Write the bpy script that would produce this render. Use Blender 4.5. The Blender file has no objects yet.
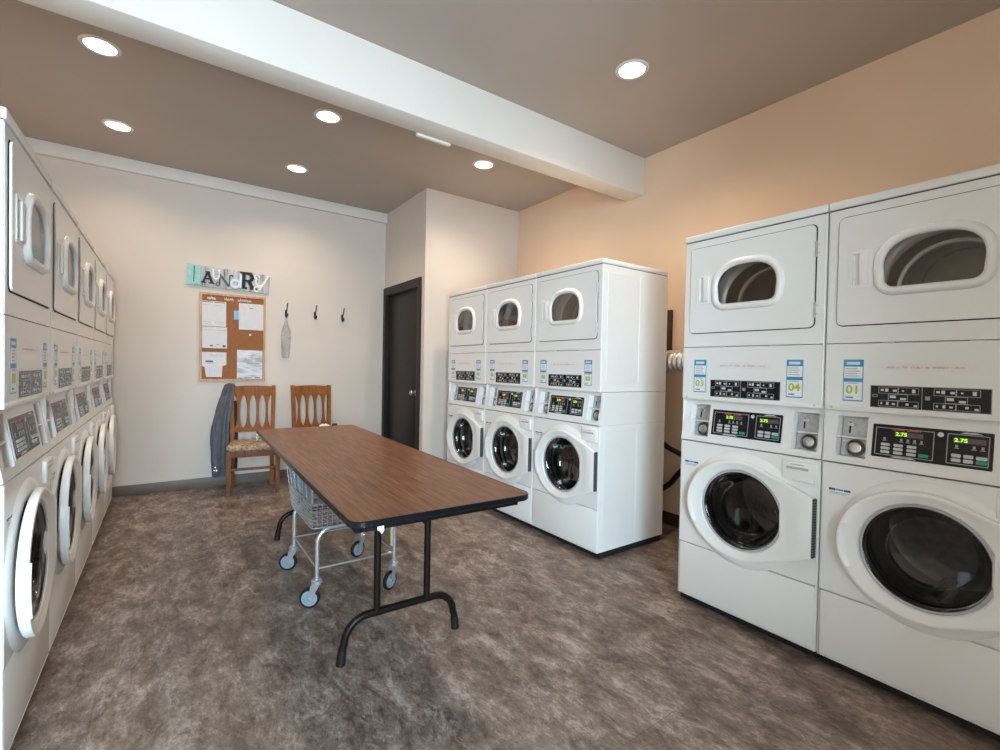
import bpy, bmesh, math, random
from mathutils import Vector, Matrix
from mathutils.geometry import tessellate_polygon
random.seed(4)
PI = math.pi
SC = bpy.context.scene
COL = SC.collection

# ------------------------------------------------------------------ materials
MATS = {}
def principled(name, col, rough=.5, metal=0., spec=.5, noise=None, coat=0., bump=None, emit=None, rvar=None):
    """procedural principled material; noise=(scale, amount) varies the colour, bump=(scale, strength)"""
    m = bpy.data.materials.new(name); m.use_nodes = True
    nt = m.node_tree; b = nt.nodes['Principled BSDF']
    b.inputs['Base Color'].default_value = (*col, 1)
    b.inputs['Roughness'].default_value = rough
    b.inputs['Metallic'].default_value = metal
    b.inputs['Specular IOR Level'].default_value = spec
    b.inputs['Coat Weight'].default_value = coat
    b.inputs['Coat Roughness'].default_value = .08
    tc = nt.nodes.new('ShaderNodeTexCoord')
    if noise:
        n = nt.nodes.new('ShaderNodeTexNoise'); n.inputs['Scale'].default_value = noise[0]; n.inputs['Detail'].default_value = 4
        nt.links.new(tc.outputs['Object'], n.inputs['Vector'])
        r = nt.nodes.new('ShaderNodeValToRGB')
        lo = [max(0, c * (1 - noise[1])) for c in col]; hi = [min(1, c * (1 + noise[1])) for c in col]
        r.color_ramp.elements[0].position = .3; r.color_ramp.elements[1].position = .7
        r.color_ramp.elements[0].color = (*lo, 1); r.color_ramp.elements[1].color = (*hi, 1)
        nt.links.new(n.outputs['Fac'], r.inputs['Fac']); nt.links.new(r.outputs['Color'], b.inputs['Base Color'])
    if bump:
        n2 = nt.nodes.new('ShaderNodeTexNoise'); n2.inputs['Scale'].default_value = bump[0]; n2.inputs['Detail'].default_value = 3
        nt.links.new(tc.outputs['Object'], n2.inputs['Vector'])
        bp = nt.nodes.new('ShaderNodeBump'); bp.inputs['Strength'].default_value = bump[1]; bp.inputs['Distance'].default_value = .002
        nt.links.new(n2.outputs['Fac'], bp.inputs['Height']); nt.links.new(bp.outputs['Normal'], b.inputs['Normal'])
    if emit:
        b.inputs['Emission Color'].default_value = (*emit[0], 1); b.inputs['Emission Strength'].default_value = emit[1]
    MATS[name] = m
    return m

principled('enamel', (.80, .80, .79), .24, spec=.5, noise=(3, .012), bump=(60, .02))
principled('plastic_white', (.82, .82, .81), .3, noise=(4, .01))
principled('plastic_grey', (.42, .44, .46), .4, noise=(20, .06))
principled('steel', (.62, .62, .62), .28, metal=1, noise=(40, .1))
principled('zinc', (.48, .5, .52), .42, metal=.7, noise=(60, .12))
principled('drum_metal', (.16, .155, .15), .35, metal=.85, noise=(25, .3))
principled('dryer_metal', (.66, .60, .54), .4, metal=.55, noise=(9, .12))
principled('plated', (.46, .475, .49), .28, metal=.65, noise=(50, .05))
principled('lip_metal', (.86, .85, .84), .3, metal=.35, noise=(30, .06))
principled('hinge_grey', (.10, .10, .105), .5, noise=(30, .1))
principled('dryer_dark', (.05, .045, .04), .6, noise=(20, .2))
principled('chrome', (.82, .83, .85), .14, metal=1, noise=(50, .05))
principled('rubber', (.009, .009, .010), .5, noise=(30, .2), spec=.25)
principled('gap_dark', (.015, .015, .017), .7, noise=(30, .1), spec=.25)
principled('panel_black', (.012, .012, .015), .25, noise=(40, .2), spec=.25)
principled('panel_line', (.33, .33, .34), .4, noise=(40, .1))
principled('panel_print', (.62, .62, .62), .4, noise=(40, .1))
principled('key_light', (.55, .56, .54), .4, noise=(80, .06))
principled('key_green', (.0, .32, .22), .35, noise=(60, .1))
principled('print_red', (.62, .08, .05), .4, noise=(60, .1))
principled('print_pale_red', (.70, .53, .53), .5, noise=(150, .3))
principled('tape', (.80, .78, .77), .2, noise=(60, .03))
principled('print_blue', (.03, .27, .52), .4, noise=(60, .08))
principled('print_navy', (.02, .05, .2), .4, noise=(60, .1))
principled('print_green', (.42, .50, .03), .45, noise=(60, .08))
principled('print_grey', (.33, .34, .38), .5, noise=(90, .1))
principled('sticker_white', (.80, .82, .82), .35, noise=(30, .02))
principled('digit_glow', (.3, .7, .0), .4, emit=((.42, .9, .02), 1.1), noise=(50, .05))
principled('digit_off', (.10, .07, .075), .3, noise=(50, .2))
principled('bronze', (.008, .0058, .005), .38, noise=(30, .2), spec=.16)
principled('table_edge', (.004, .005, .007), .28, noise=(40, .15), spec=.35)
principled('black_iron', (.015, .014, .014), .4, metal=.3, noise=(40, .2))
principled('hose_black', (.012, .012, .012), .45, noise=(30, .2), spec=.25)
principled('door_brown', (.018, .015, .014), .38, noise=(3, .12), bump=(50, .05), spec=.25)
principled('frame_brown', (.024, .020, .019), .42, noise=(5, .1), spec=.25)
principled('base_grey', (.135, .105, .088), .5, noise=(8, .12))
principled('base_brown', (.055, .035, .025), .5, noise=(8, .15))
principled('foil', (.72, .72, .72), .3, metal=.75, noise=(30, .15))
principled('paper', (.64, .64, .67), .7, noise=(20, .03))
principled('paper_print', (.22, .22, .26), .7, noise=(60, .15))
principled('paper_dark', (.08, .08, .1), .7, noise=(60, .15))
principled('note_blue', (.22, .45, .72), .6, noise=(30, .15))
principled('letter_black', (.02, .017, .022), .5, noise=(40, .2), spec=.25)
principled('letter_white', (.80, .80, .80), .5, noise=(40, .05))
principled('letter_ice', (.62, .76, .84), .5, noise=(40, .06))
principled('letter_teal', (.30, .58, .55), .5, noise=(60, .12))
principled('letter_slate', (.07, .08, .07), .5, noise=(60, .3))
principled('wall_metal_grey', (.2, .2, .2), .5, noise=(30, .1))  # plain mid grey with a slight random mottle
principled('white_cap', (.75, .73, .7), .5, noise=(10, .02))
principled('denim', (.090, .098, .118), .85, noise=(14, .22), bump=(220, .5))
principled('denim_dark', (.022, .026, .038), .85, noise=(20, .3), bump=(220, .5))
principled('thread', (.06, .065, .08), .8, noise=(100, .2))
principled('sock_white', (.8, .78, .76), .8, noise=(30, .05))
principled('sock_black', (.03, .03, .032), .8, noise=(30, .2))
principled('caster_grey', (.20, .25, .30), .35, noise=(40, .08))
principled('yellow_tag', (.55, .5, .3), .5, noise=(40, .1))
principled('trim_white', (.72, .70, .67), .35, noise=(20, .02))
principled('lens', (1, .95, .88), .5, emit=((1, .90, .78), 3.), noise=(20, .01))
principled('window_frame', (.05, .05, .055), .4, noise=(20, .1))

def wall_mat(name, col, var=.035):
    m = principled(name, col, .75, noise=(1.3, var), bump=(140, .12), spec=.25); return m
wall_mat('wall_paint_warm_lit', (.80, .615, .46))  # same paint as the back wall, warm lamp light put into the colour
wall_mat('wall_paint_back', (.66, .60, .545))  # the shared wall paint, without the warm lamp tint
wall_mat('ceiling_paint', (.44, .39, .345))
wall_mat('beam_paint', (.74, .715, .68))
wall_mat('outside_ground', (.4, .42, .42))

def mix_rgb(nt, a, b, fac, blend='MIX'):
    n = nt.nodes.new('ShaderNodeMix'); n.data_type = 'RGBA'; n.blend_type = blend
    for s, v in ((6, a), (7, b)):
        if isinstance(v, tuple): n.inputs[s].default_value = (*v, 1)
        else: nt.links.new(v, n.inputs[s])
    if isinstance(fac, float): n.inputs[0].default_value = fac
    else: nt.links.new(fac, n.inputs[0])
    return n.outputs[2]
def noise_node(nt, vec, scale, detail=5, rough=.6, stretch=None, dist=0):
    if stretch:
        mp = nt.nodes.new('ShaderNodeMapping'); mp.inputs['Scale'].default_value = stretch
        nt.links.new(vec, mp.inputs['Vector']); vec = mp.outputs['Vector']
    n = nt.nodes.new('ShaderNodeTexNoise'); n.inputs['Scale'].default_value = scale
    n.inputs['Detail'].default_value = detail; n.inputs['Roughness'].default_value = rough; n.inputs['Distortion'].default_value = dist
    nt.links.new(vec, n.inputs['Vector']); return n.outputs['Fac']
def ramp(nt, fac, stops):
    r = nt.nodes.new('ShaderNodeValToRGB'); e = r.color_ramp.elements
    e[0].position, e[0].color = stops[0][0], (*stops[0][1], 1)
    e[1].position, e[1].color = stops[-1][0], (*stops[-1][1], 1)
    for p, c in stops[1:-1]:
        k = e.new(p); k.color = (*c, 1)
    nt.links.new(fac, r.inputs['Fac']); return r.outputs['Color']

def floor_material():
    m = principled('floor_vinyl', (.2, .16, .13), .42); nt = m.node_tree; b = nt.nodes['Principled BSDF']
    tc = nt.nodes.new('ShaderNodeTexCoord').outputs['Object']
    big = noise_node(nt, tc, 1.1, 4, .6, (1.0, .6, 1), .5)
    mid = noise_node(nt, tc, 6.0, 15, .84, (1.3, .7, 1), .25)
    fine = noise_node(nt, tc, 42, 10, .85, (1.2, .55, 1))
    c1 = ramp(nt, big, [(.34, (.145, .098, .073)), (.5, (.212, .158, .127)), (.66, (.285, .231, .198))])
    c2 = ramp(nt, mid, [(.41, (.058, .036, .026)), (.47, (.148, .106, .083)), (.53, (.242, .187, .152)), (.59, (.43, .362, .318))])
    c = mix_rgb(nt, c1, c2, .74)
    f = ramp(nt, fine, [(.42, (.62, .60, .59)), (.5, (.96, .96, .96)), (.58, (1.22, 1.22, 1.21))])
    c = mix_rgb(nt, c, f, .7, 'MULTIPLY')
    fl = noise_node(nt, tc, 9, 14, .88, (1.1, .42, 1), .8)
    flm = ramp(nt, fl, [(.54, (0, 0, 0)), (.58, (1, 1, 1))])
    sep = nt.nodes.new('ShaderNodeMath'); sep.operation = 'MULTIPLY'; sep.inputs[1].default_value = .42
    nt.links.new(flm, sep.inputs[0])
    c = mix_rgb(nt, c, (.52, .45, .40), sep.outputs[0])
    dk = noise_node(nt, tc, 13, 12, .85, (1.0, .5, 1), .6)
    dkm = ramp(nt, dk, [(.42, (.50, .46, .44)), (.46, (1, 1, 1))])
    c = mix_rgb(nt, c, dkm, .8, 'MULTIPLY')
    # plank tiles
    br = nt.nodes.new('ShaderNodeTexBrick'); br.offset = .5
    mp = nt.nodes.new('ShaderNodeMapping'); mp.inputs['Rotation'].default_value = (0, 0, PI / 2); mp.inputs['Location'].default_value = (.1, .21, 0)
    nt.links.new(tc, mp.inputs['Vector']); nt.links.new(mp.outputs['Vector'], br.inputs['Vector'])
    br.inputs['Scale'].default_value = 1; br.inputs['Brick Width'].default_value = .92; br.inputs['Row Height'].default_value = .46
    br.inputs['Mortar Size'].default_value = .0022; br.inputs['Mortar Smooth'].default_value = .4
    br.inputs['Color1'].default_value = (1.0, 1.0, 1.0, 1); br.inputs['Color2'].default_value = (.80, .80, .82, 1); br.inputs['Mortar'].default_value = (.62, .6, .58, 1)
    c = mix_rgb(nt, c, br.outputs['Color'], .8, 'MULTIPLY')
    nt.links.new(c, b.inputs['Base Color'])
    rr = nt.nodes.new('ShaderNodeMapRange'); rr.inputs['To Min'].default_value = .33; rr.inputs['To Max'].default_value = .55
    nt.links.new(mid, rr.inputs['Value']); nt.links.new(rr.outputs[0], b.inputs['Roughness'])
    bp = nt.nodes.new('ShaderNodeBump'); bp.inputs['Strength'].default_value = .25; bp.inputs['Distance'].default_value = .003
    nt.links.new(mid, bp.inputs['Height']); nt.links.new(bp.outputs['Normal'], b.inputs['Normal'])
floor_material()

def wood_material(name, dark, mid, light, scale, axis, rough, coat=0, ring=14., stretch=.06):
    m = principled(name, mid, rough, coat=coat, spec=.22); nt = m.node_tree; b = nt.nodes['Principled BSDF']
    tc = nt.nodes.new('ShaderNodeTexCoord').outputs['Object']
    st = [1, 1, 1]; st[axis] = stretch
    g = noise_node(nt, tc, scale * ring, 6, .65, tuple(st), .3)
    w = noise_node(nt, tc, scale, 3, .5, tuple(min(1, s * 3) for s in st), 2.5)
    c1 = ramp(nt, g, [(.32, dark), (.5, mid), (.68, light)])
    c2 = ramp(nt, w, [(.3, (.78, .76, .74)), (.5, (1, 1, 1)), (.7, (.86, .84, .82))])
    nt.links.new(mix_rgb(nt, c1, c2, .9, 'MULTIPLY'), b.inputs['Base Color'])
wood_material('walnut_laminate', (.095, .038, .017), (.185, .080, .038), (.285, .132, .068), 5, 1, .36, ring=20, stretch=.045)
wood_material('oak', (.17, .055, .012), (.26, .088, .019), (.34, .125, .03), 6, 2, .55)
wood_material('oak_dark', (.12, .047, .02), (.18, .07, .03), (.25, .10, .045), 6, 2, .55)
wood_material('pine_frame', (.45, .25, .14), (.58, .35, .21), (.66, .42, .27), 6, 2, .5)
wood_material('patch_brown', (.05, .032, .022), (.075, .048, .032), (.095, .06, .04), 5, 2, .6)
def sign_wood():
    m = principled('sign_wood', (.6, .6, .6), .6); nt = m.node_tree; b = nt.nodes['Principled BSDF']
    tc = nt.nodes.new('ShaderNodeTexCoord').outputs['Object']
    g = noise_node(nt, tc, 26, 5, .7, (1, 1, .06))
    nt.links.new(ramp(nt, g, [(.36, (.10, .10, .12)), (.44, (.42, .44, .45)), (.62, (.56, .57, .57))]), b.inputs['Base Color'])
sign_wood()
def cork():
    m = principled('cork', (.3, .12, .05), .85); nt = m.node_tree; b = nt.nodes['Principled BSDF']
    tc = nt.nodes.new('ShaderNodeTexCoord').outputs['Object']
    g = noise_node(nt, tc, 120, 4, .7)
    nt.links.new(ramp(nt, g, [(.35, (.22, .088, .030)), (.6, (.33, .135, .05)), (.75, (.40, .18, .075))]), b.inputs['Base Color'])
cork()
def upholstery():
    m = principled('seat_fabric', (.5, .4, .28), .8); nt = m.node_tree; b = nt.nodes['Principled BSDF']
    tc = nt.nodes.new('ShaderNodeTexCoord').outputs['Object']
    g = noise_node(nt, tc, 8, 2, .5, None, 3.0)
    nt.links.new(ramp(nt, g, [(.40, (.46, .34, .22)), (.46, (.44, .32, .21)), (.49, (.08, .04, .022)), (.53, (.42, .30, .2)), (.60, (.15, .08, .045)), (.65, (.48, .37, .25))]), b.inputs['Base Color'])
upholstery()
def foil_sheet():
    m = principled('glossy_sheet', (.7, .72, .78), .35); nt = m.node_tree; b = nt.nodes['Principled BSDF']
    tc = nt.nodes.new('ShaderNodeTexCoord').outputs['Object']
    g = noise_node(nt, tc, 9, 4, .6, (.5, 1, 2.4), .8)
    nt.links.new(ramp(nt, g, [(.36, (.30, .33, .40)), (.5, (.60, .62, .68)), (.6, (.70, .71, .75))]), b.inputs['Base Color'])
foil_sheet()
def glass(name, tint, cap=1.0, ior=1.5):
    m = bpy.data.materials.new(name); m.use_nodes = True; nt = m.node_tree
    for n in list(nt.nodes): nt.nodes.remove(n)
    out = nt.nodes.new('ShaderNodeOutputMaterial'); mx = nt.nodes.new('ShaderNodeMixShader')
    tr = nt.nodes.new('ShaderNodeBsdfTransparent'); tr.inputs['Color'].default_value = (*tint, 1)
    gl = nt.nodes.new('ShaderNodeBsdfGlossy'); gl.inputs['Roughness'].default_value = .03
    fr = nt.nodes.new('ShaderNodeFresnel'); fr.inputs['IOR'].default_value = ior
    tc = nt.nodes.new('ShaderNodeTexCoord'); n = nt.nodes.new('ShaderNodeTexNoise'); n.inputs['Scale'].default_value = 5
    nt.links.new(tc.outputs['Object'], n.inputs['Vector'])
    r = nt.nodes.new('ShaderNodeMapRange'); r.inputs['To Min'].default_value = .02; r.inputs['To Max'].default_value = .06
    nt.links.new(n.outputs['Fac'], r.inputs['Value']); nt.links.new(r.outputs[0], gl.inputs['Roughness'])
    cl = nt.nodes.new('ShaderNodeMath'); cl.operation = 'MINIMUM'; cl.inputs[1].default_value = cap; nt.links.new(fr.outputs[0], cl.inputs[0])
    nt.links.new(cl.outputs[0], mx.inputs[0]); nt.links.new(tr.outputs[0], mx.inputs[1]); nt.links.new(gl.outputs[0], mx.inputs[2])
    nt.links.new(mx.outputs[0], out.inputs['Surface']); MATS[name] = m
glass('door_glass', (.50, .51, .51), .26, ior=1.6)
glass('dryer_glass', (.80, .79, .78), .5, ior=1.5)
glass('window_glass', (.95, .97, .97), ior=1.4)
def sheer(name, col, alpha):
    m = bpy.data.materials.new(name); m.use_nodes = True; nt = m.node_tree
    b = nt.nodes['Principled BSDF']; b.inputs['Base Color'].default_value = (*col, 1); b.inputs['Roughness'].default_value = .3
    tc = nt.nodes.new('ShaderNodeTexCoord')
    f = noise_node(nt, tc.outputs['Object'], 14, 3, .6, (1, 1, .4))
    r = nt.nodes.new('ShaderNodeMapRange'); r.inputs['From Min'].default_value = .3; r.inputs['From Max'].default_value = .75
    r.inputs['To Min'].default_value = alpha * .4; r.inputs['To Max'].default_value = alpha * 1.7
    nt.links.new(f, r.inputs['Value']); nt.links.new(r.outputs[0], b.inputs['Alpha']); MATS[name] = m
sheer('sheer_plastic', (.40, .40, .43), .26)

# ------------------------------------------------------------------ mesh builder
class B:
    def __init__(s): s.bm = bmesh.new(); s.mats = []
    def mi(s, mat):
        if mat not in s.mats: s.mats.append(mat)
        return s.mats.index(mat)
    def face(s, vs, k):
        try:
            f = s.bm.faces.new(vs); f.material_index = k; return f
        except ValueError: return None
    def box(s, x0, x1, y0, y1, z0, z1, mat, bev=0, seg=2, fn=None):
        k = s.mi(mat); t = bmesh.new()
        vs = [t.verts.new((x, y, z)) for z in (z0, z1) for y in (y0, y1) for x in (x0, x1)]
        for q in ((0, 2, 3, 1), (4, 5, 7, 6), (0, 1, 5, 4), (2, 6, 7, 3), (0, 4, 6, 2), (1, 3, 7, 5)): t.faces.new([vs[i] for i in q])
        if bev: bmesh.ops.bevel(t, geom=list(t.edges), offset=bev, segments=seg, affect='EDGES', profile=.5)
        s.absorb(t, k, fn)
    def absorb(s, t, k, fn=None):
        mp = {}
        for v in t.verts: mp[v] = s.bm.verts.new(fn(*v.co) if fn else v.co)
        for f in t.faces: s.face([mp[v] for v in f.verts], k)
        t.free()
    def plate(s, outer, holes, d0, d1, fn, mat, rim=None):
        """outline with holes, extruded from d0 (front) to d1; fn(u, w, d) -> xyz"""
        k = s.mi(mat); kr = s.mi(rim) if rim else k
        loops = [outer] + list(holes)
        flat = [p for l in loops for p in l]
        tris = tessellate_polygon([[Vector((p[0], p[1], 0)) for p in l] for l in loops])
        F = [s.bm.verts.new(fn(p[0], p[1], d0)) for p in flat]; R = [s.bm.verts.new(fn(p[0], p[1], d1)) for p in flat]
        for t in tris:
            s.face([F[i] for i in t], k); s.face([R[i] for i in reversed(t)], k)
        o = 0
        for li, l in enumerate(loops):
            n = len(l)
            for i in range(n):
                a, b = o + i, o + (i + 1) % n
                s.face([F[a], F[b], R[b], R[a]], k if li == 0 else kr)
            o += n
    def rings(s, loops, mat, close=True, cap0=False, cap1=False):
        k = s.mi(mat)
        L = [[s.bm.verts.new(p) for p in l] for l in loops]
        n = len(L[0])
        for a, b in zip(L, L[1:]):
            for i in range(n if close else n - 1):
                j = (i + 1) % n
                s.face([a[i], a[j], b[j], b[i]], k)
        if cap0: s.face(list(reversed(L[0])), k)
        if cap1: s.face(L[-1], k)
        return L
    def tube(s, path, r, mat, seg=10, caps=True):
        P = [Vector(p) for p in path]; loops = []; up = None
        for i, p in enumerate(P):
            t = (P[min(i + 1, len(P) - 1)] - P[max(i - 1, 0)]).normalized()
            if up is None: up = Vector((0, 0, 1)) if abs(t.z) < .9 else Vector((1, 0, 0))
            a = t.cross(up).normalized(); up = a.cross(t).normalized()
            rr = r[i] if isinstance(r, (list, tuple)) else r
            loops.append([p + (a * math.cos(2 * PI * j / seg) + up * math.sin(2 * PI * j / seg)) * rr for j in range(seg)])
        s.rings(loops, mat, True, caps, caps)
    def lathe(s, prof, c, axis, mat, seg=32, cap0=False, cap1=False):
        """prof: (radius, distance along axis)"""
        ax = Vector(axis).normalized(); a = ax.orthogonal().normalized(); b = ax.cross(a); c = Vector(c)
        loops = [[c + ax * h + (a * math.cos(2 * PI * j / seg) + b * math.sin(2 * PI * j / seg)) * max(r, 1e-5) for j in range(seg)] for r, h in prof]
        s.rings(loops, mat, True, cap0, cap1)
    def build(s, name, parent=None, loc=None, ang=35, kind=None, label=None, rotz=0):
        bm = s.bm
        bmesh.ops.remove_doubles(bm, verts=bm.verts, dist=1e-6)
        bmesh.ops.recalc_face_normals(bm, faces=bm.faces)
        if loc: bmesh.ops.translate(bm, verts=bm.verts, vec=-Vector(loc))
        me = bpy.data.meshes.new(name); bm.to_mesh(me); bm.free()
        for m in s.mats: me.materials.append(MATS[m])
        me.polygons.foreach_set('use_smooth', [True] * len(me.polygons))
        me.set_sharp_from_angle(angle=math.radians(ang))
        o = bpy.data.objects.new(name, me); COL.objects.link(o)
        if parent: o.parent = parent
        if loc: o.location = loc
        if rotz: o.rotation_euler.z = rotz
        if kind: o['kind'] = kind
        if label: o['label'] = label
        return o
def empty(name, loc=(0, 0, 0), rz=0, label=None, cat=None, group=None, kind=None):
    o = bpy.data.objects.new(name, None); COL.objects.link(o); o.location = loc; o.rotation_euler.z = rz; o.empty_display_size = .05
    return tag(o, label, cat, group, kind)
def tag(o, label=None, cat=None, group=None, kind=None):
    if label: o['label'] = label
    if cat: o['category'] = cat
    if group: o['group'] = group
    if kind: o['kind'] = kind
    return o
def rrect(x0, x1, z0, z1, r, n=6):
    out = []
    for cx, cz, a0 in ((x1 - r, z1 - r, 0), (x0 + r, z1 - r, 90), (x0 + r, z0 + r, 180), (x1 - r, z0 + r, 270)):
        for i in range(n + 1):
            a = math.radians(a0 + 90 * i / n); out.append((cx + r * math.cos(a), cz + r * math.sin(a)))
    return out
def circle(cx, cz, r, n=48): return [(cx + r * math.cos(2 * PI * i / n), cz + r * math.sin(2 * PI * i / n)) for i in range(n)]
def rect(x0, x1, z0, z1): return [(x0, z0), (x1, z0), (x1, z1), (x0, z1)]
def offset(loop, d):
    n = len(loop); out = []
    area = sum(loop[i][0] * loop[(i + 1) % n][1] - loop[(i + 1) % n][0] * loop[i][1] for i in range(n))
    sg = 1 if area > 0 else -1
    for i in range(n):
        p, q = loop[i - 1], loop[(i + 1) % n]; tx, ty = q[0] - p[0], q[1] - p[1]; l = math.hypot(tx, ty) or 1
        out.append((loop[i][0] + sg * ty / l * d, loop[i][1] - sg * tx / l * d))
    return out
def text(name, body, size, parent, mtx, mat, align='CENTER', ext=.0003, sx=1.0):
    c = bpy.data.curves.new(name, 'FONT'); c.body = body; c.size = size; c.extrude = ext; c.align_x = align; c.align_y = 'CENTER'
    c.resolution_u = 3; c.offset = size * .022; c.materials.append(MATS[mat])
    tmp = bpy.data.objects.new('lettering', c); COL.objects.link(tmp)
    bpy.context.view_layer.update()
    me = bpy.data.meshes.new_from_object(tmp.evaluated_get(bpy.context.evaluated_depsgraph_get()))
    bpy.data.objects.remove(tmp); bpy.data.curves.remove(c)
    if not me.materials: me.materials.append(MATS[mat])
    o = bpy.data.objects.new(name, me); COL.objects.link(o); o.parent = parent
    o.matrix_local = mtx @ Matrix.Diagonal((sx, 1, 1, 1)); return o
def copy_tree(o, parent=None):
    c = o.copy(); COL.objects.link(c)
    if parent: c.parent = parent
    for ch in list(o.children): copy_tree(ch, c)
    return c

# ------------------------------------------------------------------ measurements
XF, XL = 2.31, -.39             # fronts of the right and left rows
W, D = .683, .69
YB, XW, XD, YD = 5.54, 3.362, 2.168, 4.442
HC, HB = 3.087, 2.763
BY0, BY1 = 2.65, 2.838
WL, YF = -1.25, -1.75
LIGHTS = [(-.33, 3.64), (-.325, 4.78), (.96, 3.625), (.985, 4.765), (2.325, 3.61), (2.305, 1.93)]

# ------------------------------------------------------------------ the room
def slab(name, x0, x1, y0, y1, z0, z1, mat, bev=0):
    b = B(); b.box(x0, x1, y0, y1, z0, z1, mat, bev); return b.build(name, kind='structure')
slab('floor', WL - .1, XW + .1, YF - .1, YB + .1, -.1, 0, 'floor_vinyl')
b = B(); b.plate(rect(WL - .1, XW + .1, YF - .1, YB + .1), [circle(x, y, .077, 40) for x, y in LIGHTS], HC, HC + .12, lambda u, w, d: (u, w, d), 'ceiling_paint')
b.build('ceiling', kind='structure')
slab('wall_left', WL - .1, WL, YF - .1, YB + .1, 0, HC, 'wall_paint_warm_lit')
slab('wall_back', WL, XD + .11, YB, YB + .1, 0, HC, 'wall_paint_back')
slab('wall_right', XW, XW + .1, YF - .1, YD + .1, 0, HC, 'wall_paint_warm_lit')
slab('wall_closet_front', XD, XW, YD, YD + .1, 0, HC, 'wall_paint_back')
DY0, DY1, DZ = 4.585, 5.47, 2.09
b = B(); b.plate(rect(YD + .1, YB, 0, HC), [rect(DY0, DY1, .001, DZ)], XD, XD + .11, lambda u, w, d: (d, u, w), 'wall_paint_back')
b.build('wall_closet_side', kind='structure')
slab('beam', WL, XW, BY0, BY1, HB, HC, 'beam_paint', .006)
slab('trim_1', WL, XD, YB - .05, YB, 2.975, HC, 'beam_paint', .004)
# front wall behind the camera: shop window and glazed door
WX0, WX1, WZ0, WZ1 = -1.2, .12, .12, 2.7
b = B(); b.plate(rect(WL, XW, 0, HC), [rect(WX0, WX1, WZ0, WZ1)], YF, YF - .12, lambda u, w, d: (u, d, w), 'wall_paint_warm_lit')
b.build('wall_front', kind='structure')
b = B()
b.plate(rect(WX0 + .002, WX1 - .002, WZ0 + .002, WZ1 - .002), [rect(WX0 + .06, -.56, WZ0 + .06, WZ1 - .06), rect(-.51, WX1 - .06, WZ0 + .06, WZ1 - .06)], YF - .03, YF - .09, lambda u, w, d: (u, d, w), 'window_frame')
wo = b.build('window_1', kind='structure')
b = B(); b.box(WX0 + .06, WX1 - .06, YF - .063, YF - .057, WZ0 + .06, WZ1 - .06, 'window_glass'); b.build('pane', wo)
# baseboards
slab('baseboard_back', WL, XD - .022, YB - .012, YB, 0, .095, 'base_grey', .003)
slab('baseboard_right', XW - .014, XW, YF, YD, 0, .1, 'base_brown', .003)
slab('baseboard_closet', XD + .0, XW - .015, YD - .012, YD, 0, .095, 'base_grey', .003)
slab('baseboard_side', XD - .012, XD, YD - .012, 4.513, 0, .095, 'base_grey', .003)
# closet door
b = B(); b.box(XD + .025, XD + .065, DY0 + .006, DY1 - .006, .008, DZ - .006, 'door_brown', .002)
dr = b.build('door_1', kind='structure')
b = B(); fw = .075
U = [(DY0 - fw + .005, 0), (DY0, 0), (DY0, DZ), (DY1, DZ), (DY1, 0), (YB - .001, 0), (YB - .001, DZ + fw + .02), (DY0 - fw + .005, DZ + fw + .02)]
b.plate(U, [], XD - .018, XD, lambda u, w, d: (d, u, w), 'frame_brown')
b.box(XD, XD + .09, DY0 - .001, DY0 + .004, 0, DZ, 'frame_brown'); b.box(XD, XD + .09, DY1 - .004, DY1 + .001, 0, DZ, 'frame_brown'); b.box(XD, XD + .09, DY0, DY1, DZ - .004, DZ + .001, 'frame_brown')
b.build('door_frame', dr)
b = B(); b.lathe([(.0, .0), (.030, .0), (.032, .006), (.014, .010), (.011, .034), (.022, .042), (.029, .054), (.027, .066), (.016, .073), (0, .074)], (XD + .025, DY0 + .075, .965), (-1, 0, 0), 'steel', 24)
b.build('door_handle', dr, label='round brushed metal door knob')
for z in (.25, 1.05, 1.85):
    b = B(); b.tube([(XD + .022, DY1 - .002, z - .045), (XD + .022, DY1 - .002, z + .045)], .006, 'bronze'); b.build('hinge', dr)

# recessed downlights
LL = ['recessed ceiling downlight nearest the upper left corner of the picture', 'recessed ceiling downlight above the far end of the left machine row',
      'recessed ceiling downlight above the table, just behind the white beam', 'recessed ceiling downlight above the cork notice board',
      'recessed ceiling downlight above the three-machine row near the closet corner', 'recessed ceiling downlight in front of the beam, above the two near machines']
def downlight():
    t = empty('ceiling_downlight')
    b = B(); b.lathe([(.076, .004), (.076, -.004), (.082, -.007), (.096, -.005), (.1, -.0005), (.1, 0), (.076, .004)], (0, 0, 0), (0, 0, 1), 'trim_white', 40); b.build('trim_ring', t)
    b = B(); b.lathe([(.076, .002), (.07, .02), (.06, .055), (.06, .058), (.0765, .058), (.0765, .002)], (0, 0, 0), (0, 0, 1), 'trim_white', 40); b.build('reflector', t)
    b = B(); b.lathe([(.058, .054), (.045, .047), (.02, .044), (0, .0435)], (0, 0, 0), (0, 0, 1), 'lens', 32); b.build('lamp_lens', t, label='glowing white lamp lens')
    return t
dl = downlight()
WARM = (1, .80, .61); LAMPS = (2.6, 3.6, 4.8, 6.2, 10, 10.5)
for i, (x, y) in enumerate(LIGHTS):
    o = dl if i == 0 else copy_tree(dl)
    o.location = (x, y, HC); tag(o, LL[i], 'ceiling light', 'round recessed ceiling downlights')
    L = bpy.data.lights.new('downlight_lamp', 'AREA'); L.shape = 'DISK'; L.size = .085; L.energy = LAMPS[i]; L.color = WARM; L.spread = math.radians(150)
    lo = bpy.data.objects.new('downlight_lamp', L); COL.objects.link(lo); lo.location = (0, 0, .035); lo.parent = o

# cover strip on the back of the beam
b = B(); b.box(1.315, 1.562, BY1 + .001, BY1 + .03, HB - .012, HB + .05, 'white_cap', .004)
tag(b.build('vent_cover'), 'thin white cover strip on the back edge of the ceiling beam', 'cover')

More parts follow.
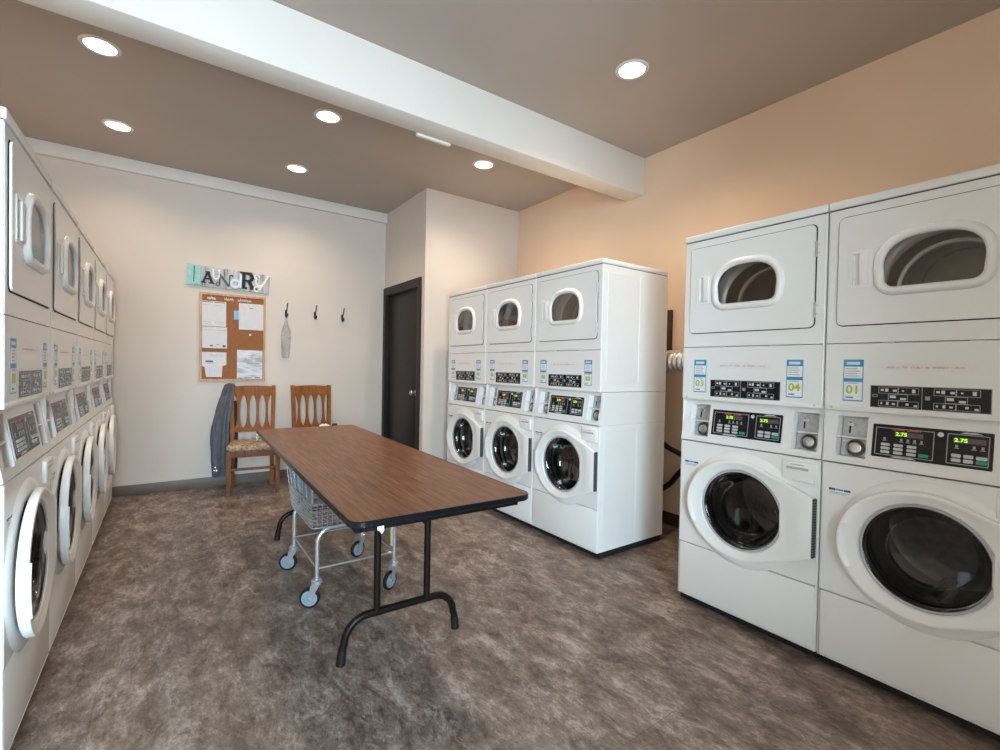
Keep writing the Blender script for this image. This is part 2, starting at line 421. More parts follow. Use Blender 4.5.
# ------------------------------------------------------------------ stacked washer and dryer
WCX, WCZ, WR = .346, .580, .198         # washer window
CT, CB, CBACK = 1.103, .885, .034       # console: top, bottom, how far its top leans back
NEARLAB = {}
def fp(u, w, d): return (u - W / 2, -d, w)                       # flat front: u along width, w height, d outward
CL = math.hypot(CT - CB, CBACK); ca, sa = (CT - CB) / CL, CBACK / CL
def cp(u, w, d):                                                 # tilted console face: w = 0..CL up the slope
    return (u - W / 2, w * sa - d * ca, CB + w * ca + d * sa)
def shell(b, z0, z1, y1, x0, x1, r=.006, mat='enamel', front=False, ys=0.0):
    """cabinet wrapper in plan: open front, rounded front corners"""
    pl = []
    for i in range(7):
        a = PI * 1.5 - (PI / 2) * i / 6; pl.append((x0 + r + r * math.cos(a), ys + r + r * math.sin(a)))
    pl += [(x0, y1), (x1, y1)]
    for i in range(7):
        a = 0 - (PI / 2) * i / 6; pl.append((x1 - r + r * math.cos(a), ys + r + r * math.sin(a)))
    b.rings([[(x, y, z0) for x, y in pl], [(x, y, z1) for x, y in pl]], mat, close=False)
    k = b.mi(mat)
    for z in (z0, z1):
        b.face([b.bm.verts.new((x, y, z)) for x, y in pl], k)
ARCH_N = 64
def arch(cx, z0, z1, w0, n=ARCH_N):
    """dryer window outline: flat bottom, rounded corners, arched top"""
    pts = []; hw = w0 / 2; zc = z0 + (z1 - z0) * .42; r = .032
    for i in range(n // 2 + 1):
        a = PI * i / (n // 2); c, s = math.cos(a), math.sin(a)
        pts.append((cx + hw * math.copysign(abs(c) ** .78, c), zc + (z1 - zc) * abs(s) ** .84))
    for c0, a0 in (((cx - hw + r + .004, z0 + r), 180), ((cx + hw - r - .004, z0 + r), 270)):
        for i in range(9):
            a = math.radians(a0 + 90 * i / 8); pts.append((c0[0] + r * math.cos(a), c0[1] + r * math.sin(a)))
    return pts

def make_stack():
    t = empty('stacked_washer_dryer')
    h = W / 2 - .0028
    # --- cabinets
    b = B(); shell(b, .045, CB - .003, D, -h, h)
    # embossed panels on the sides
    for sx in (-1, 1):
        for y0, y1 in ((.05, .36), (.375, .63)):
            b.box(sx * h - .0012, sx * h + .0012, y0, y1, .09, .85, 'enamel', .001, 1)
    b.build('washer_cabinet', t)
    b = B()
    b.box(-h + .006, h - .006, -.001, .016, .052, .326, 'enamel', .006, 3)
    b.box(-h + .006, h - .006, .004, .02, .046, .06, 'enamel', .002, 1)
    b.build('lower_panel', t)
    for x in (-h + .035, h - .035):
        b = B(); b.lathe([(0, .004), (.005, .003), (.006, 0)], (x, .004, .055), (0, -1, 0), 'zinc', 10); b.build('screw', t)
    b = B()
    outer = rrect(.0092, W - .0092, .3315, CB - .005, .006, 3)
    b.plate(outer, [circle(WCX, WCZ, .205, 64)], .001, -.014, fp, 'enamel')
    b.build('washer_front', t)
    b = B()   # door bezel pressed round the opening
    b.lathe([(.205, -.014), (.206, .002), (.225, .010), (.255, .011), (.275, .006), (.284, 0)], (WCX - W / 2, 0, WCZ), (0, -1, 0), 'plastic_white', 64); b.build('door_bezel', t)
    b = B(); b.lathe([(.2045, -.01), (.201, .002), (.193, -.004), (.190, -.03), (.2, -.06), (.215, -.08)], (WCX - W / 2, 0, WCZ), (0, -1, 0), 'rubber', 64); b.build('door_gasket', t, label='black rubber door gasket')
    b = B()
    b.lathe([(.19, -.10), (.225, -.11), (.228, -.45), (.20, -.46), (.05, -.44), (0, -.44)], (WCX - W / 2, 0, WCZ), (0, -1, 0), 'drum_metal', 48)
    for k in range(3):
        a = 2 * PI * k / 3 + .5; c, s = math.cos(a), math.sin(a); px, pz = WCX - W / 2 + .2 * c, WCZ + .2 * s
        b.tube([(px, .13, pz), (px, .28, pz), (px, .43, pz)], [.022, .03, .022], 'drum_metal', 8)
    b.build('drum', t)
    # --- washer door, origin on its hinge line
    hu = .667
    door = B(); ang = set(2 * PI * i / 96 for i in range(96))
    RO = .243
    def ro(a):
        c, s = math.cos(a), math.sin(a)
        r = RO
        if c < 0:                                   # left lobe carrying the grip
            r = RO + .028 * (-c) ** 2
        return r
    hz0, hz1 = .452 - WCZ, .718 - WCZ; hx = hu - WCX
    # convex outline: circle left of the tangent points, straight to the hinge edge
    def tangent(px, pz, sgn):
        d = math.hypot(px, pz); base = math.atan2(pz, px); return base + sgn * math.acos(RO / d)
    a1 = tangent(hx, hz1, 1); a0 = tangent(hx, hz0, -1)
    out = [(hx, hz0 + .004), (hx, hz1 - .004), (hx - .005, hz1)]
    for i in range(1, 5):
        f = i / 5; out.append((hx + (RO * math.cos(a1) - hx) * f, hz1 + (RO * math.sin(a1) - hz1) * f))
    n = 72; tot = (a0 + 2 * PI) - a1
    for i in range(n + 1):
        a = a1 + tot * i / n; r = ro(a); out.append((r * math.cos(a), r * math.sin(a)))
    for i in range(1, 5):
        f = i / 5; out.append((RO * math.cos(a0) + (hx - RO * math.cos(a0)) * f, RO * math.sin(a0) + (hz0 - RO * math.sin(a0)) * f))
    out.append((hx - .005, hz0))
    def H(x): return .043 - .010 * max(0, min(1, (x + .27) / (hx + .27)))
    inner = []
    for x, z in out:
        a = math.atan2(z, x); inner.append((math.cos(a), math.sin(a)))
    def loop(f, vf):
        L = []
        for (x, z), (c, s) in zip(out, inner):
            R = math.hypot(x, z); r = f(R); L.append((WCX - W / 2 + r * c, -vf(r * c, R), WCZ + r * s))
        return L
    def fl(R): return max(WR + .012, R - .016 if R < .30 else WR + .062)
    lo = [loop(lambda R: R - .03, lambda x, R: .010), loop(lambda R: R - .004, lambda x, R: .013), loop(lambda R: R, lambda x, R: .017), loop(lambda R: R, lambda x, R: H(x) - .008), loop(lambda R: R - .002, lambda x, R: H(x) - .002), loop(lambda R: R - .007, lambda x, R: H(x)),
          loop(fl, lambda x, R: H(x) - .001), loop(lambda R: fl(R) - (fl(R) - WR) * .35, lambda x, R: H(x) - .009), loop(lambda R: WR + .004, lambda x, R: .027), loop(lambda R: WR + .0005, lambda x, R: .022),
          loop(lambda R: WR - .004, lambda x, R: .016), loop(lambda R: WR - .004, lambda x, R: .006)]
    door.rings(lo, 'plastic_white')
    ho = (hu - W / 2, -.004, WCZ)
    dobj = door.build('washer_door', t, loc=ho, ang=38)
    g = B(); g.lathe([(WR - .003, .020), (WR - .010, .019), (WR - .022, .008), (.160, -.03), (.148, -.075), (.130, -.095), (.08, -.106), (0, -.109)], (WCX - W / 2, 0, WCZ), (0, -1, 0), 'door_glass', 64)
    o = g.build('door_glass', dobj, loc=ho, label='dark bowl-shaped door glass'); o.location = (0, 0, 0)
    g = B(); g.lathe([(WR - .001, .021), (WR - .006, .0235), (WR - .012, .0205)], (WCX - W / 2, 0, WCZ), (0, -1, 0), 'plastic_grey', 64)
    o = g.build('glass_rim', dobj, loc=ho); o.location = (0, 0, 0)
    g = B(); g.box(hu - W / 2 - .004, hu - W / 2 + .006, -.031, -.003, WCZ + hz0 + .004, WCZ + hz1 - .004, 'hinge_grey', .002, 1)
    for i in range(22):
        z = WCZ + hz0 + .01 + i * (hz1 - hz0 - .02) / 21; g.box(hu - W / 2 - .002, hu - W / 2 + .0072, -.032, -.006, z - .0018, z + .0018, 'gap_dark')
    o = g.build('hinge', dobj, loc=ho, label='grey vertical door hinge'); o.location = (0, 0, 0)
    # grip pad on the left of the ring
    g = B(); loops = []
    for i in range(13):
        a = math.radians(165 + 40 * i / 12); c, s = math.cos(a), math.sin(a); r1 = ro(a) - .002; r0 = WR + .014
        q = []
        for r, dv in ((r0, -.024), (r0 + .004, -.020), ((r0 + r1) / 2, -.007), (r1 - .012, .004), (r1 - .003, .004), (r1 + .0015, -.003), (r1 + .001, -.018), (r0 + .02, -.030)):
            q.append((WCX - W / 2 + r * c, -(H(r * c) + dv), WCZ + r * s))
        loops.append(q)
    g.rings(loops, 'plastic_white', True, True, True); o = g.build('handle', dobj, loc=ho); o.location = (0, 0, 0)
    # soap drawer
    b = B(); b.box(.530 - W / 2, .662 - W / 2, -.014, .004, .775, .862, 'plastic_white', .005, 3)
    sd = b.build('soap_drawer', t)
    b = B(); b.box(.548 - W / 2, .640 - W / 2, -.0155, -.012, .826, .838, 'plastic_grey', .002, 1); b.build('drawer_grip', sd)
    b = B(); b.box(.565 - W / 2, .622 - W / 2, -.0148, -.0138, .847, .850, 'print_grey'); b.build('drawer_print', sd)
    # badge
    b = B(); b.plate(rrect(.030, .112, .748, .776, .002, 2), [], .0016, .001, fp, 'sticker_white')
    b.plate(rect(.032, .056, .765, .774), [], .002, .0014, fp, 'print_navy'); b.plate(rect(.086, .110, .765, .774), [], .002, .0014, fp, 'print_navy'); b.plate(rect(.058, .084, .766, .773), [], .002, .0014, fp, 'print_blue')
    b.plate(rect(.034, .106, .756, .759), [], .002, .0014, fp, 'print_grey'); b.plate(rect(.034, .096, .750, .7525), [], .002, .0014, fp, 'print_grey')
    b.build('badge', t, label='small white badge with dark blue bars')
    # --- console
    b = B(); c0, c1 = .048, .154; c2, c3 = .556, .662; w0, w1 = .03, CL - .022
    b.plate(rrect(.0035, W - .0035, 0.001, CL - .001, .004, 2), [rect(c0, c1, w0, w1), rect(c2, c3, w0, w1)], .001, -.012, cp, 'enamel')
    kk = b.mi('enamel')
    # cheeks and back of the console
    for x in (-h, h):
        b.box(x - .0008 if x < 0 else x - .0022, x + .0022 if x < 0 else x + .0008, .012, D, CB - .002, CT + .001, 'enamel')
        v = [b.bm.verts.new(p) for p in ((x, .002, CB), (x, .014, CB), (x, CBACK + .014, CT), (x, CBACK + .002, CT))]; b.face(v, kk)
    b.box(-h, h, D - .004, D, CB, CT, 'enamel')
    b.build('console', t)
    for (u0, u1) in ((c0, c1), (c2, c3)):
        b = B(); dep = -.052; wm = (w0 + w1) / 2 - .004
        # open box
        loops = [[cp(u, w, d) for u, w in rect(u0 - e, u1 + e, w0 - e, w1 + e)] for d, e in ((0.0005, .0), (-.004, -.001), (dep, -.002))]
        b.rings(loops, 'plastic_white', True, False, True)
        b.box(u0, u1, wm - .003, wm + .003, 0, 1, 'plastic_white', fn=lambda x, y, z: cp(x, y, -.004 + z * (dep + .006)))
        cs = b.build('coin_box', t)
        b = B(); b.plate(rect(u0 + .008, u1 - .004, wm + .006, w1 - .006), [], dep + .012, dep + .002, cp, 'zinc')
        b.box(u0 + .030, u0 + .036, wm + .02, w1 - .022, 0, 1, 'gap_dark', fn=lambda x, y, z: cp(x, y, dep + .011 + z * .003))
        b.box(u0 + .026, u0 + .05, w1 - .038, w1 - .026, 0, 1, 'steel', .003, 2, fn=lambda x, y, z: cp(x, y, dep + .011 + z * .010))
        b.build('coin_plate', cs, label='grey metal coin slot plate')
        b = B(); b.plate(rect(u0 + .008, u1 - .004, w0 + .005, wm - .006), [], dep + .014, dep + .002, cp, 'zinc')
        for du, dw in ((.016, .012), (.016, wm - w0 - .014), (u1 - u0 - .014, .012)):
            b.box(u0 + du - .004, u0 + du + .004, w0 + dw - .004, w0 + dw + .004, 0, 1, 'steel', .0015, 1, fn=lambda x, y, z: cp(x, y, dep + .013 + z * .004))
        b.build('lock_plate', cs, label='grey metal lock plate')
        b = B(); cu, cw = (u0 + u1) / 2 + .006, (w0 + wm) / 2; o3 = Vector(cp(cu, cw, dep + .013)); ax = Vector(cp(cu, cw, dep + 1.013)) - o3
        b.lathe([(.034, 0), (.034, .009), (.031, .011), (.027, .009), (.026, .003)], o3, ax, 'drum_metal', 28)
        b.lathe([(.026, .003), (.022, .011), (.017, .013), (.008, .013), (.007, .009), (0, .009)], o3, ax, 'steel', 28)
        b.build('lock_ring', cs, label='round metal cash box lock')
    # control panel
    b = B(); p0, p1, q0, q1 = .173, .515, .046, CL - .044
    b.plate(rrect(p0 - .006, p1 + .006, q0 - .006, q1 + .006, .004, 2), [], .0035, .0005, cp, 'enamel')
    b.plate(rrect(p0, p1, q0, q1, .003, 2), [], .0045, .003, cp, 'panel_black')
    for a0, a1_ in ((p0 + .010, p0 + .187), (p0 + .222, p1 - .010)):
        z0, z1 = q0 + .010, q1 - .012
        b.plate(rrect(a0, a1_, z0, z1, .003, 2), [rrect(a0 + .0028, a1_ - .0028, z0 + .0028, z1 - .0028, .002, 2)], .0052, .0042, cp, 'panel_line')
    # small indicator marks
    for a0 in (p0 + .016 + .02, p0 + .088, p0 + .108, p0 + .128, p0 + .148, p0 + .245, p0 + .29, p0 + .312):
        b.plate(rect(a0, a0 + .007, q0 + .070, q0 + .080), [], .0052, .0042, cp, 'panel_line'); b.plate(rect(a0 - .003, a0 + .010, q0 + .066, q0 + .0685), [], .0052, .0042, cp, 'panel_line')
    b.plate([(p0 + .06, q0 + .004), (p0 + .14, q0 + .004), (p0 + .125, q0 + .009), (p0 + .075, q0 + .009)], [], .0052, .0042, cp, 'panel_print')
    b.plate([(p0 + .255, q1 - .009), (p0 + .315, q1 - .009), (p0 + .300, q1 - .004), (p0 + .27, q1 - .004)], [], .0052, .0042, cp, 'panel_print')
    b.plate(circle(p0 + .204, q1 - .020, .009, 16), [], .0056, .0042, cp, 'panel_print')
    pan = b.build('control_panel', t, label='black control panel with keys and price displays')
    M0 = Matrix(((1, 0, 0, 0), (0, sa, -ca, 0), (0, ca, sa, 0), (0, 0, 0, 1)))
    def cmtx(u, w, d): return Matrix.Translation(Vector(cp(u, w, d))) @ M0
    text('panel_lettering', 'Speed Queen', .0125, pan, cmtx(p0 + .105, q1 - .0165, .0052), 'print_red', sx=1.25)
    for k, (a0, txt) in enumerate(((p0 + .070, '2.75'), (p0 + .238, '2.75'))):
        b = B(); b.plate(rect(a0, a0 + .085, q1 - .044, q1 - .025), [], .0056, .0042, cp, 'digit_off'); dsp = b.build('display', pan)
        text('digits', txt, .0185, dsp, cmtx(a0 + (.021 if 1 else 0), q1 - .0345, .0058), 'digit_glow', sx=1.12)
    for a0, cols, rows, hh in ((p0 + .030, 3, 3, .0105), (p0 + .236, 2, 2, .0125)):
        for i in range(cols):
            for j in range(rows):
                b = B(); u0 = a0 + i * (.040 if cols == 3 else .032); w_ = q0 + .018 + j * (hh + .004)
                b.plate(rrect(u0, u0 + (.028 if cols == 3 else .025), w_, w_ + hh, .003, 2), [], .0075, .0042, cp, 'key_light'); b.build('key', pan)
    for u0, w_, m in ((p0 + .146, q0 + .018, 'key_green'), (p0 + .300, q0 + .018, 'key_green'), (p0 + .300, q0 + .033, 'key_light')):
        b = B(); b.plate(rrect(u0, u0 + .028, w_, w_ + .0125, .003, 2), [], .0075, .0042, cp, m); b.build('key', pan, label='green key' if m == 'key_green' else None)
    # --- dryer cabinet
    b = B(); shell(b, CT + .004, 1.945, D, -h, h)
    for sx in (-1, 1):
        for y0, y1 in ((.05, .36), (.375, .63)):
            b.box(sx * h - .0012, sx * h + .0012, y0, y1, 1.16, 1.90, 'enamel', .001, 1)
    b.box(-h + .001, h - .001, -.003, .03, CT + .001, CT + .022, 'enamel', .006, 2)
    b.build('dryer_cabinet', t)
    b = B(); b.plate(rrect(.0092, W - .0092, CT + .02, 1.3825, .004, 2), [], .001, -.012, fp, 'enamel'); b.build('dryer_control_front', t)
    for x in (-h + .03, h - .03):
        b = B(); b.lathe([(0, .004), (.004, .003), (.005, 0)], (x, -.003, CT + .014), (0, -1, 0), 'zinc', 10); b.build('screw', t)
    b = B(); oh = offset(arch(.341, 1.600, 1.787, .284), .012)
    b.plate(rrect(.0092, W - .0092, 1.386, 1.9435, .004, 2), [oh], .001, -.012, fp, 'enamel', 'dryer_dark'); b.build('dryer_front', t)
    b = B(); b.box(-h - .001, h + .001, -.006, D, 1.9495, 1.983, 'enamel', .005, 3); b.box(-h + .003, h - .003, .004, D - .004, 1.94, 1.955, 'gap_dark'); b.build('top_cover', t)
    b = B(); c = (.341 - W / 2, 0, 1.665)
    b.lathe([(.30, -.0125), (.29, -.05), (.246, -.052)], c, (0, -1, 0), 'dryer_dark', 56)
    b.lathe([(.246, -.052), (.245, -.055), (.24, -.075), (.262, -.08), (.262, -.085), (.305, -.09), (.305, -.50), (.06, -.52), (0, -.52)], c, (0, -1, 0), 'dryer_metal', 56)
    for rr in (.19, .14): b.lathe([(rr, -.515), (rr + .006, -.505), (rr + .012, -.515)], c, (0, -1, 0), 'steel', 48)
    b.lathe([(.240, -.092), (.236, -.088), (.214, -.090), (.190, -.098), (.184, -.106), (.190, -.112)], (c[0] + .02, 0, 1.62), (0, -1, 0), 'lip_metal', 64)
    b.lathe([(.252, -.060), (.257, -.054), (.262, -.060)], c, (0, -1, 0), 'lip_metal', 56)
    b.lathe([(.180, -.21), (.176, -.206), (.164, -.21), (.160, -.22)], (c[0] + .02, 0, 1.62), (0, -1, 0), 'lip_metal', 64)
    b.build('dryer_drum', t)
    # dryer door
    b = B(); oh = offset(arch(.341, 1.600, 1.787, .284), .006)
    dl_ = rrect(.044, .640, 1.459, 1.906, .022, 6)
    hr = rect(.091, .158, 1.618, 1.752)
    b.plate(dl_, [oh, hr], .0095, .0035, fp, 'enamel', 'dryer_dark')
    b.rings([[fp(u, w, d) for u, w in offset(dl_, e)] for e, d in ((0, .0095), (-.003, .0103), (-.006, .0098))], 'enamel')
    dd = b.build('dryer_door', t)
    b = B(); b.plate(offset(dl_, .0042), [offset(dl_, -.003)], .0022, .0008, fp, 'gap_dark'); b.build('door_seal', dd)
    base = arch(.341, 1.600, 1.787, .284)
    prof = [(.034, .009), (.034, .012), (.029, .021), (.021, .027), (.013, .0275), (.006, .023), (.001, .018), (0, .0115)]
    b = B(); b.rings([[fp(u, w, d) for u, w in offset(base, e)] for e, d in prof], 'plastic_white'); b.build('window_ring', dd, ang=60)
    b = B(); b.plate(offset(base, .001), [], .014, .011, fp, 'dryer_glass'); b.build('window_glass', dd, label='dark dryer window glass')
    b = B(); b.plate(rrect(.083, .165, 1.611, 1.760, .006, 3), [rect(.096, .150, 1.622, 1.748)], .013, .009, fp, 'plastic_white')
    loops = [[fp(u, w, d) for u, w in rect(.096 + e, .150 - e, 1.622 + e, 1.748 - e)] for d, e in ((.013, 0), (-.004, .001))]
    b.rings(loops, 'plastic_white', True, False, True)
    b.plate(rect(.124, .152, 1.622, 1.748), [], .0155, .006, fp, 'plastic_white'); b.box(.152 - W / 2 - .032, .152 - W / 2, -.019, -.012, 1.622, 1.748, 'plastic_white', .003, 2)
    b.build('handle', dd)
    for z0 in (1.80, 1.535):
        b = B(); b.box(.637 - W / 2, .645 - W / 2, -.012, -.001, z0 - .034, z0 + .034, 'zinc', .0015, 1)
        for dz in (-.018, .018): b.lathe([(.005, .0), (.005, .003), (0, .0035)], (.649 - W / 2, -.001, z0 + dz), (0, -1, 0), 'steel', 10)
        b.build('hinge', dd)
    # instruction panel
    b = B(); i0, i1, j0, j1 = .166, .509, 1.127, 1.215
    b.plate(rect(i0, i1, j0, j1), [], .0022, .0008, fp, 'panel_line'); b.plate(rect(i0 + .002, i1 - .002, j0 + .002, j1 - .002), [], .0026, .001, fp, 'panel_black')
    ip = b.build('instruction_panel', t, label='black instruction panel with white pictograms')
    b = B()
    def fr(u0, u1, z0, z1, m='panel_line'): b.plate(rect(i0 + u0, i0 + u1, j0 + z0, j0 + z1), [rect(i0 + u0 + .0017, i0 + u1 - .0017, j0 + z0 + .0017, j0 + z1 - .0017)], .0032, .0024, fp, m)
    def mk(u0, u1, z0, z1, m='panel_print'): b.plate(rect(i0 + u0, i0 + u1, j0 + z0, j0 + z1), [], .0032, .0024, fp, m)
    mk(.158, .160, .002, .086, 'panel_line')
    fr(.008, .024, .042, .052)
    for o in (0, .165):
        fr(.027 + o, .088 + o, .056, .082); fr(.088 + o, .150 + o, .056, .082); fr(.058 + o, .118 + o, .030, .056); fr(.027 + o, .088 + o, .006, .030); fr(.088 + o, .150 + o, .006, .030)
        for u0, u1, z0, z1 in ((.034, .044, .066, .074), (.048, .058, .064, .076), (.072, .084, .065, .073), (.1, .106, .066, .072), (.130, .140, .062, .076), (.063, .082, .040, .050), (.095, .113, .034, .042), (.034, .04, .014, .022), (.052, .06, .012, .024), (.07, .08, .014, .02), (.112, .121, .014, .022), (.136, .146, .01, .017)):
            mk(u0 + o, u1 + o, z0, z1)
    mk(.168, .182, .038, .052, 'panel_line')
    b.build('pictograms', ip)
    # warning strip
    b = B(); b.plate(rrect(.190, .47, 1.272, 1.302, .004, 2), [], .0013, .0008, fp, 'tape')
    for u0, u1 in ((.215, .258), (.264, .283), (.289, .325), (.331, .345), (.351, .44)): b.plate(rect(u0, u1, 1.283, 1.290), [], .0018, .001, fp, 'print_pale_red')
    b.build('warning_strip', t, label='clear strip with faded red warning print')
    return t
def add_stickers(t, nums):
    for (u0, u1), nm in zip(((.072, .141), (.533, .602)), nums):
        b = B(); z0, z1 = 1.146, 1.317
        b.plate(rrect(u0, u1, z0, z1, .002, 2), [], .0018, .0008, fp, 'print_blue')
        b.plate(rect(u0 + .003, u1 - .003, z0 + .005, z0 + .079), [], .0022, .001, fp, 'sticker_white')
        b.plate(rect(u0 + .003, u1 - .003, z0 + .094, z0 + .142), [], .0022, .001, fp, 'sticker_white')
        b.plate(rect(u0 + .010, u1 - .012, z0 + .150, z0 + .162), [], .0022, .001, fp, 'letter_ice')
        for k in range(4): b.plate(rect(u0 + .009, u1 - (.014 + .006 * (k % 2)), z0 + .102 + k * .010, z0 + .105 + k * .010), [], .0025, .001, fp, 'print_grey')
        b.plate(rect(u0 + .010, u0 + .036, z0 + .012, z0 + .018), [], .0025, .001, fp, 'print_blue')
        b.plate(rect(u0 + .012, u1 - .016, z0 + .072, z0 + .075), [], .0025, .001, fp, 'print_grey')
        if not nm:
            for du in (.014, .037): b.plate(rect(u0 + du, u0 + du + .018, z0 + .032, z0 + .062), [], .0025, .001, fp, 'print_green')
        s = b.build('price_sticker', t, label='blue and white instruction sticker')
        if nm:
            MT = Matrix(((1, 0, 0, 0), (0, 0, -1, 0), (0, 1, 0, 0), (0, 0, 0, 1)))
            text('number', nm, .047, s, Matrix.Translation(Vector(fp((u0 + u1) / 2, z0 + .046, .0026))) @ MT, 'print_green', ext=.0004, sx=1.05)
    b = B(); b.box(-W / 2 + .004, W / 2 - .004, .030, D - .02, .006, .046, 'gap_dark'); b.build('toe_gap_shade', t, label='dark block standing for the shaded gap under the machine')  # dark block painting the shade in the gap under the cabinet
    for sx in (-1, 1):
        for y in (.05, D - .06):
            b = B(); x = sx * (W / 2 - .05); b.lathe([(.016, 0), (.016, .007), (.008, .014), (.008, .047)], (x, y, 0), (0, 0, 1), 'rubber', 12, True); b.build('levelling_foot', t)
    return t

proto = make_stack()
plain = copy_tree(proto)
blank = add_stickers(plain, (None, None))
RG = 'stacked washer dryers on the right side'; LG = 'stacked washer dryers along the left wall'
def put_right(o, y0, label, grp): o.location = (XF, y0 - W / 2, 0); o.rotation_euler.z = -PI / 2; tag(o, label, 'washer dryer', grp)
second = copy_tree(proto)
add_stickers(proto, ('01', '02')); put_right(proto, .853, 'white stacked washer dryer at the right edge, sticker reading 01', RG)
add_stickers(second, ('03', '04')); put_right(second, 1.536, 'white stacked washer dryer with a sticker reading 04, left one of the near pair', RG)
for i, lab in enumerate(('white stacked washer dryer nearest the white dryer hose, its bare side panel showing', 'middle one of the three white stacked washer dryers behind the table', 'white stacked washer dryer of the row of three standing against the closet wall')):
    o = blank if i == 0 else copy_tree(blank)
    put_right(o, 2.128 + (i + 1) * W, lab, RG)
LLAB = ['white stacked washer dryer at the left edge, nearest the camera, door ajar', 'second white stacked washer dryer from the camera in the left row, door ajar', 'middle one of the five white stacked washer dryers in the left row, door ajar',
        'second from the back wall of the left row of white stacked washer dryers', 'farthest white stacked washer dryer of the left row, beside the back wall']
for i in range(5):
    o = copy_tree(blank); o.location = (XL, 2.638 + (i - 1) * W + W / 2, 0); o.rotation_euler.z = PI / 2; tag(o, LLAB[i], 'washer dryer', LG)
    for c in list(o.children_recursive):
        if c.name.split('.')[0] == 'digits': bpy.data.objects.remove(c)
    for c in o.children:
        if c.name.split('.')[0] in ('washer_door', 'door_bezel', 'door_gasket', 'drum'): c.location.x -= .062; c.location.z -= .016
        if c.name.split('.')[0] == 'washer_door': c.rotation_euler.z = math.radians(1.0)

# ------------------------------------------------------------------ folding table
TA = math.radians(-1.6)
t = empty('folding_table', (.893, 2.755, 0), TA, 'long folding table with a brown woodgrain top and dark tubular legs', 'table')
HT, TL_, TWd = .742, 1.262, .369
b = B(); b.plate(rrect(-TWd + .004, TWd - .004, -TL_ + .004, TL_ - .004, .05, 8), [], HT, HT - .02, lambda u, w, d: (u, w, d), 'walnut_laminate'); b.build('tabletop', t)
b = B(); base = rrect(-TWd, TWd, -TL_, TL_, .053, 8)
b.rings([[(x, y, z) for x, y in offset(base, e)] for e, z in ((-.006, HT + .0005), (-.002, HT + .001), (.001, HT - .003), (.001, HT - .019), (-.002, HT - .023), (-.03, HT - .023), (-.03, HT - .019))], 'table_edge'); b.build('edge_band', t, label='black edge moulding')
b = B(); b.box(-TWd + .04, TWd - .04, -TL_ + .06, -TL_ + .085, HT - .055, HT - .02, 'bronze', .002); b.box(-TWd + .04, TWd - .04, TL_ - .085, TL_ - .06, HT - .055, HT - .02, 'bronze', .002)
for sx in (-1, 1): b.box(sx * (TWd - .045) - .012, sx * (TWd - .045) + .012, -TL_ + .06, TL_ - .06, HT - .055, HT - .02, 'bronze', .002)
b.build('apron', t)
for sy, yl in ((-1, -.798), (1, .86)):
    b = B(); fx, pxx, zc, rb = .257, .118, .183, .10
    P = [(-fx - .012, yl, .02), (-fx - .006, yl, .07)]
    for i in range(9):
        a = PI - (PI / 2) * i / 8; P.append((-fx + rb + rb * math.cos(a), yl, zc - rb + rb * math.sin(a)))
    P += [(-x, y, z) for x, y, z in reversed(P)]
    b.tube(P, .0165, 'bronze', 14)
    for sx in (-1, 1): b.tube([(sx * pxx, yl, zc), (sx * pxx, yl, HT - .05)], .0155, 'bronze', 12)
    b.tube([(-pxx - .03, yl, HT - .05), (pxx + .03, yl, HT - .05)], .012, 'bronze', 10)
    lf = b.build('leg_frame', t)
    for sx in (-1, 1):
        b = B(); b.tube([(sx * (fx + .0135), yl, 0), (sx * (fx + .011), yl, .03), (sx * (fx + .007), yl, .06)], [.020, .0188, .0175], 'rubber', 14); b.build('foot_cap', lf)
    b = B(); b.tube([(pxx, yl, .52), (pxx - .02, yl - sy * .03, .545), (pxx - .06, yl - sy * .30, .70)], .007, 'bronze', 8); b.tube([(-pxx, yl, .52), (-pxx + .02, yl - sy * .03, .545), (-pxx + .06, yl - sy * .30, .70)], .007, 'bronze', 8); b.build('brace', lf)
b = B(); b.plate([(-.012, 0), (.012, .004), (.012, -.014), (.004, -.026), (-.004, -.014), (-.010, -.012)], [], 0, .002, lambda u, w, d: (-.26 + u, -TL_ + .035 + d + .1 * w, HT - .036 + w), 'tape'); b.build('plastic_tag', t, label='torn scrap of clear plastic under the table edge')

# ------------------------------------------------------------------ wire laundry cart
t = empty('laundry_cart', (.83, 2.77, 0), 0, 'chrome wire laundry cart on grey casters parked under the table', 'cart')
ox, oy = .83, 2.77
X0, X1, Y0, Y1 = .638 - ox, 1.058 - ox, 2.505 - oy, 3.04 - oy
for y in (Y0, Y1):
    b = B(); P = [(X0, y, .14), (X0, y, .33)]
    for i in range(7):
        a = PI - (PI / 2) * i / 6; P.append((X0 + .075 + .075 * math.cos(a), y, .33 + .075 * math.sin(a)))
    P += [(X0 + X1 - x, y_, z) for x, y_, z in reversed(P)]
    b.tube(P, .0108, 'plated', 12); b.build('frame_hoop', t)
b = B(); b.tube([(X0, Y0, .20), (X1, Y0, .20)], .0055, 'plated', 8); b.tube([(X0, Y1, .20), (X1, Y1, .20)], .0055, 'plated', 8)
b.tube([(X0, Y0, .20), (X0, Y1, .20)], .005, 'plated', 8); b.tube([(X1, Y0, .20), (X1, Y1, .20)], .004, 'plated', 8); b.build('brace_rails', t)
b = B(); b.box(X1 - .022, X1 - .0135, Y0 - .012, Y0 + .012, .24, .36, 'yellow_tag', .002); b.build('tag', t, label='pale yellow tag')
b = B(); zb, zt = .415, .655
def rc(f):   # basket ring at height fraction f
    return (-.222 - .022 * f, .222 + .022 * f, 2.485 - oy - .05 * f, 2.965 - oy + .05 * f, zb + (zt - zb) * f)
def wire_ring(f, r):
    x0, x1, y0, y1, z = rc(f); pts = [(x, y, z) for x, y in rrect(x0, x1, y0, y1, .03, 4)]; b.tube(pts + pts[:2], r, 'plated', 6, False)
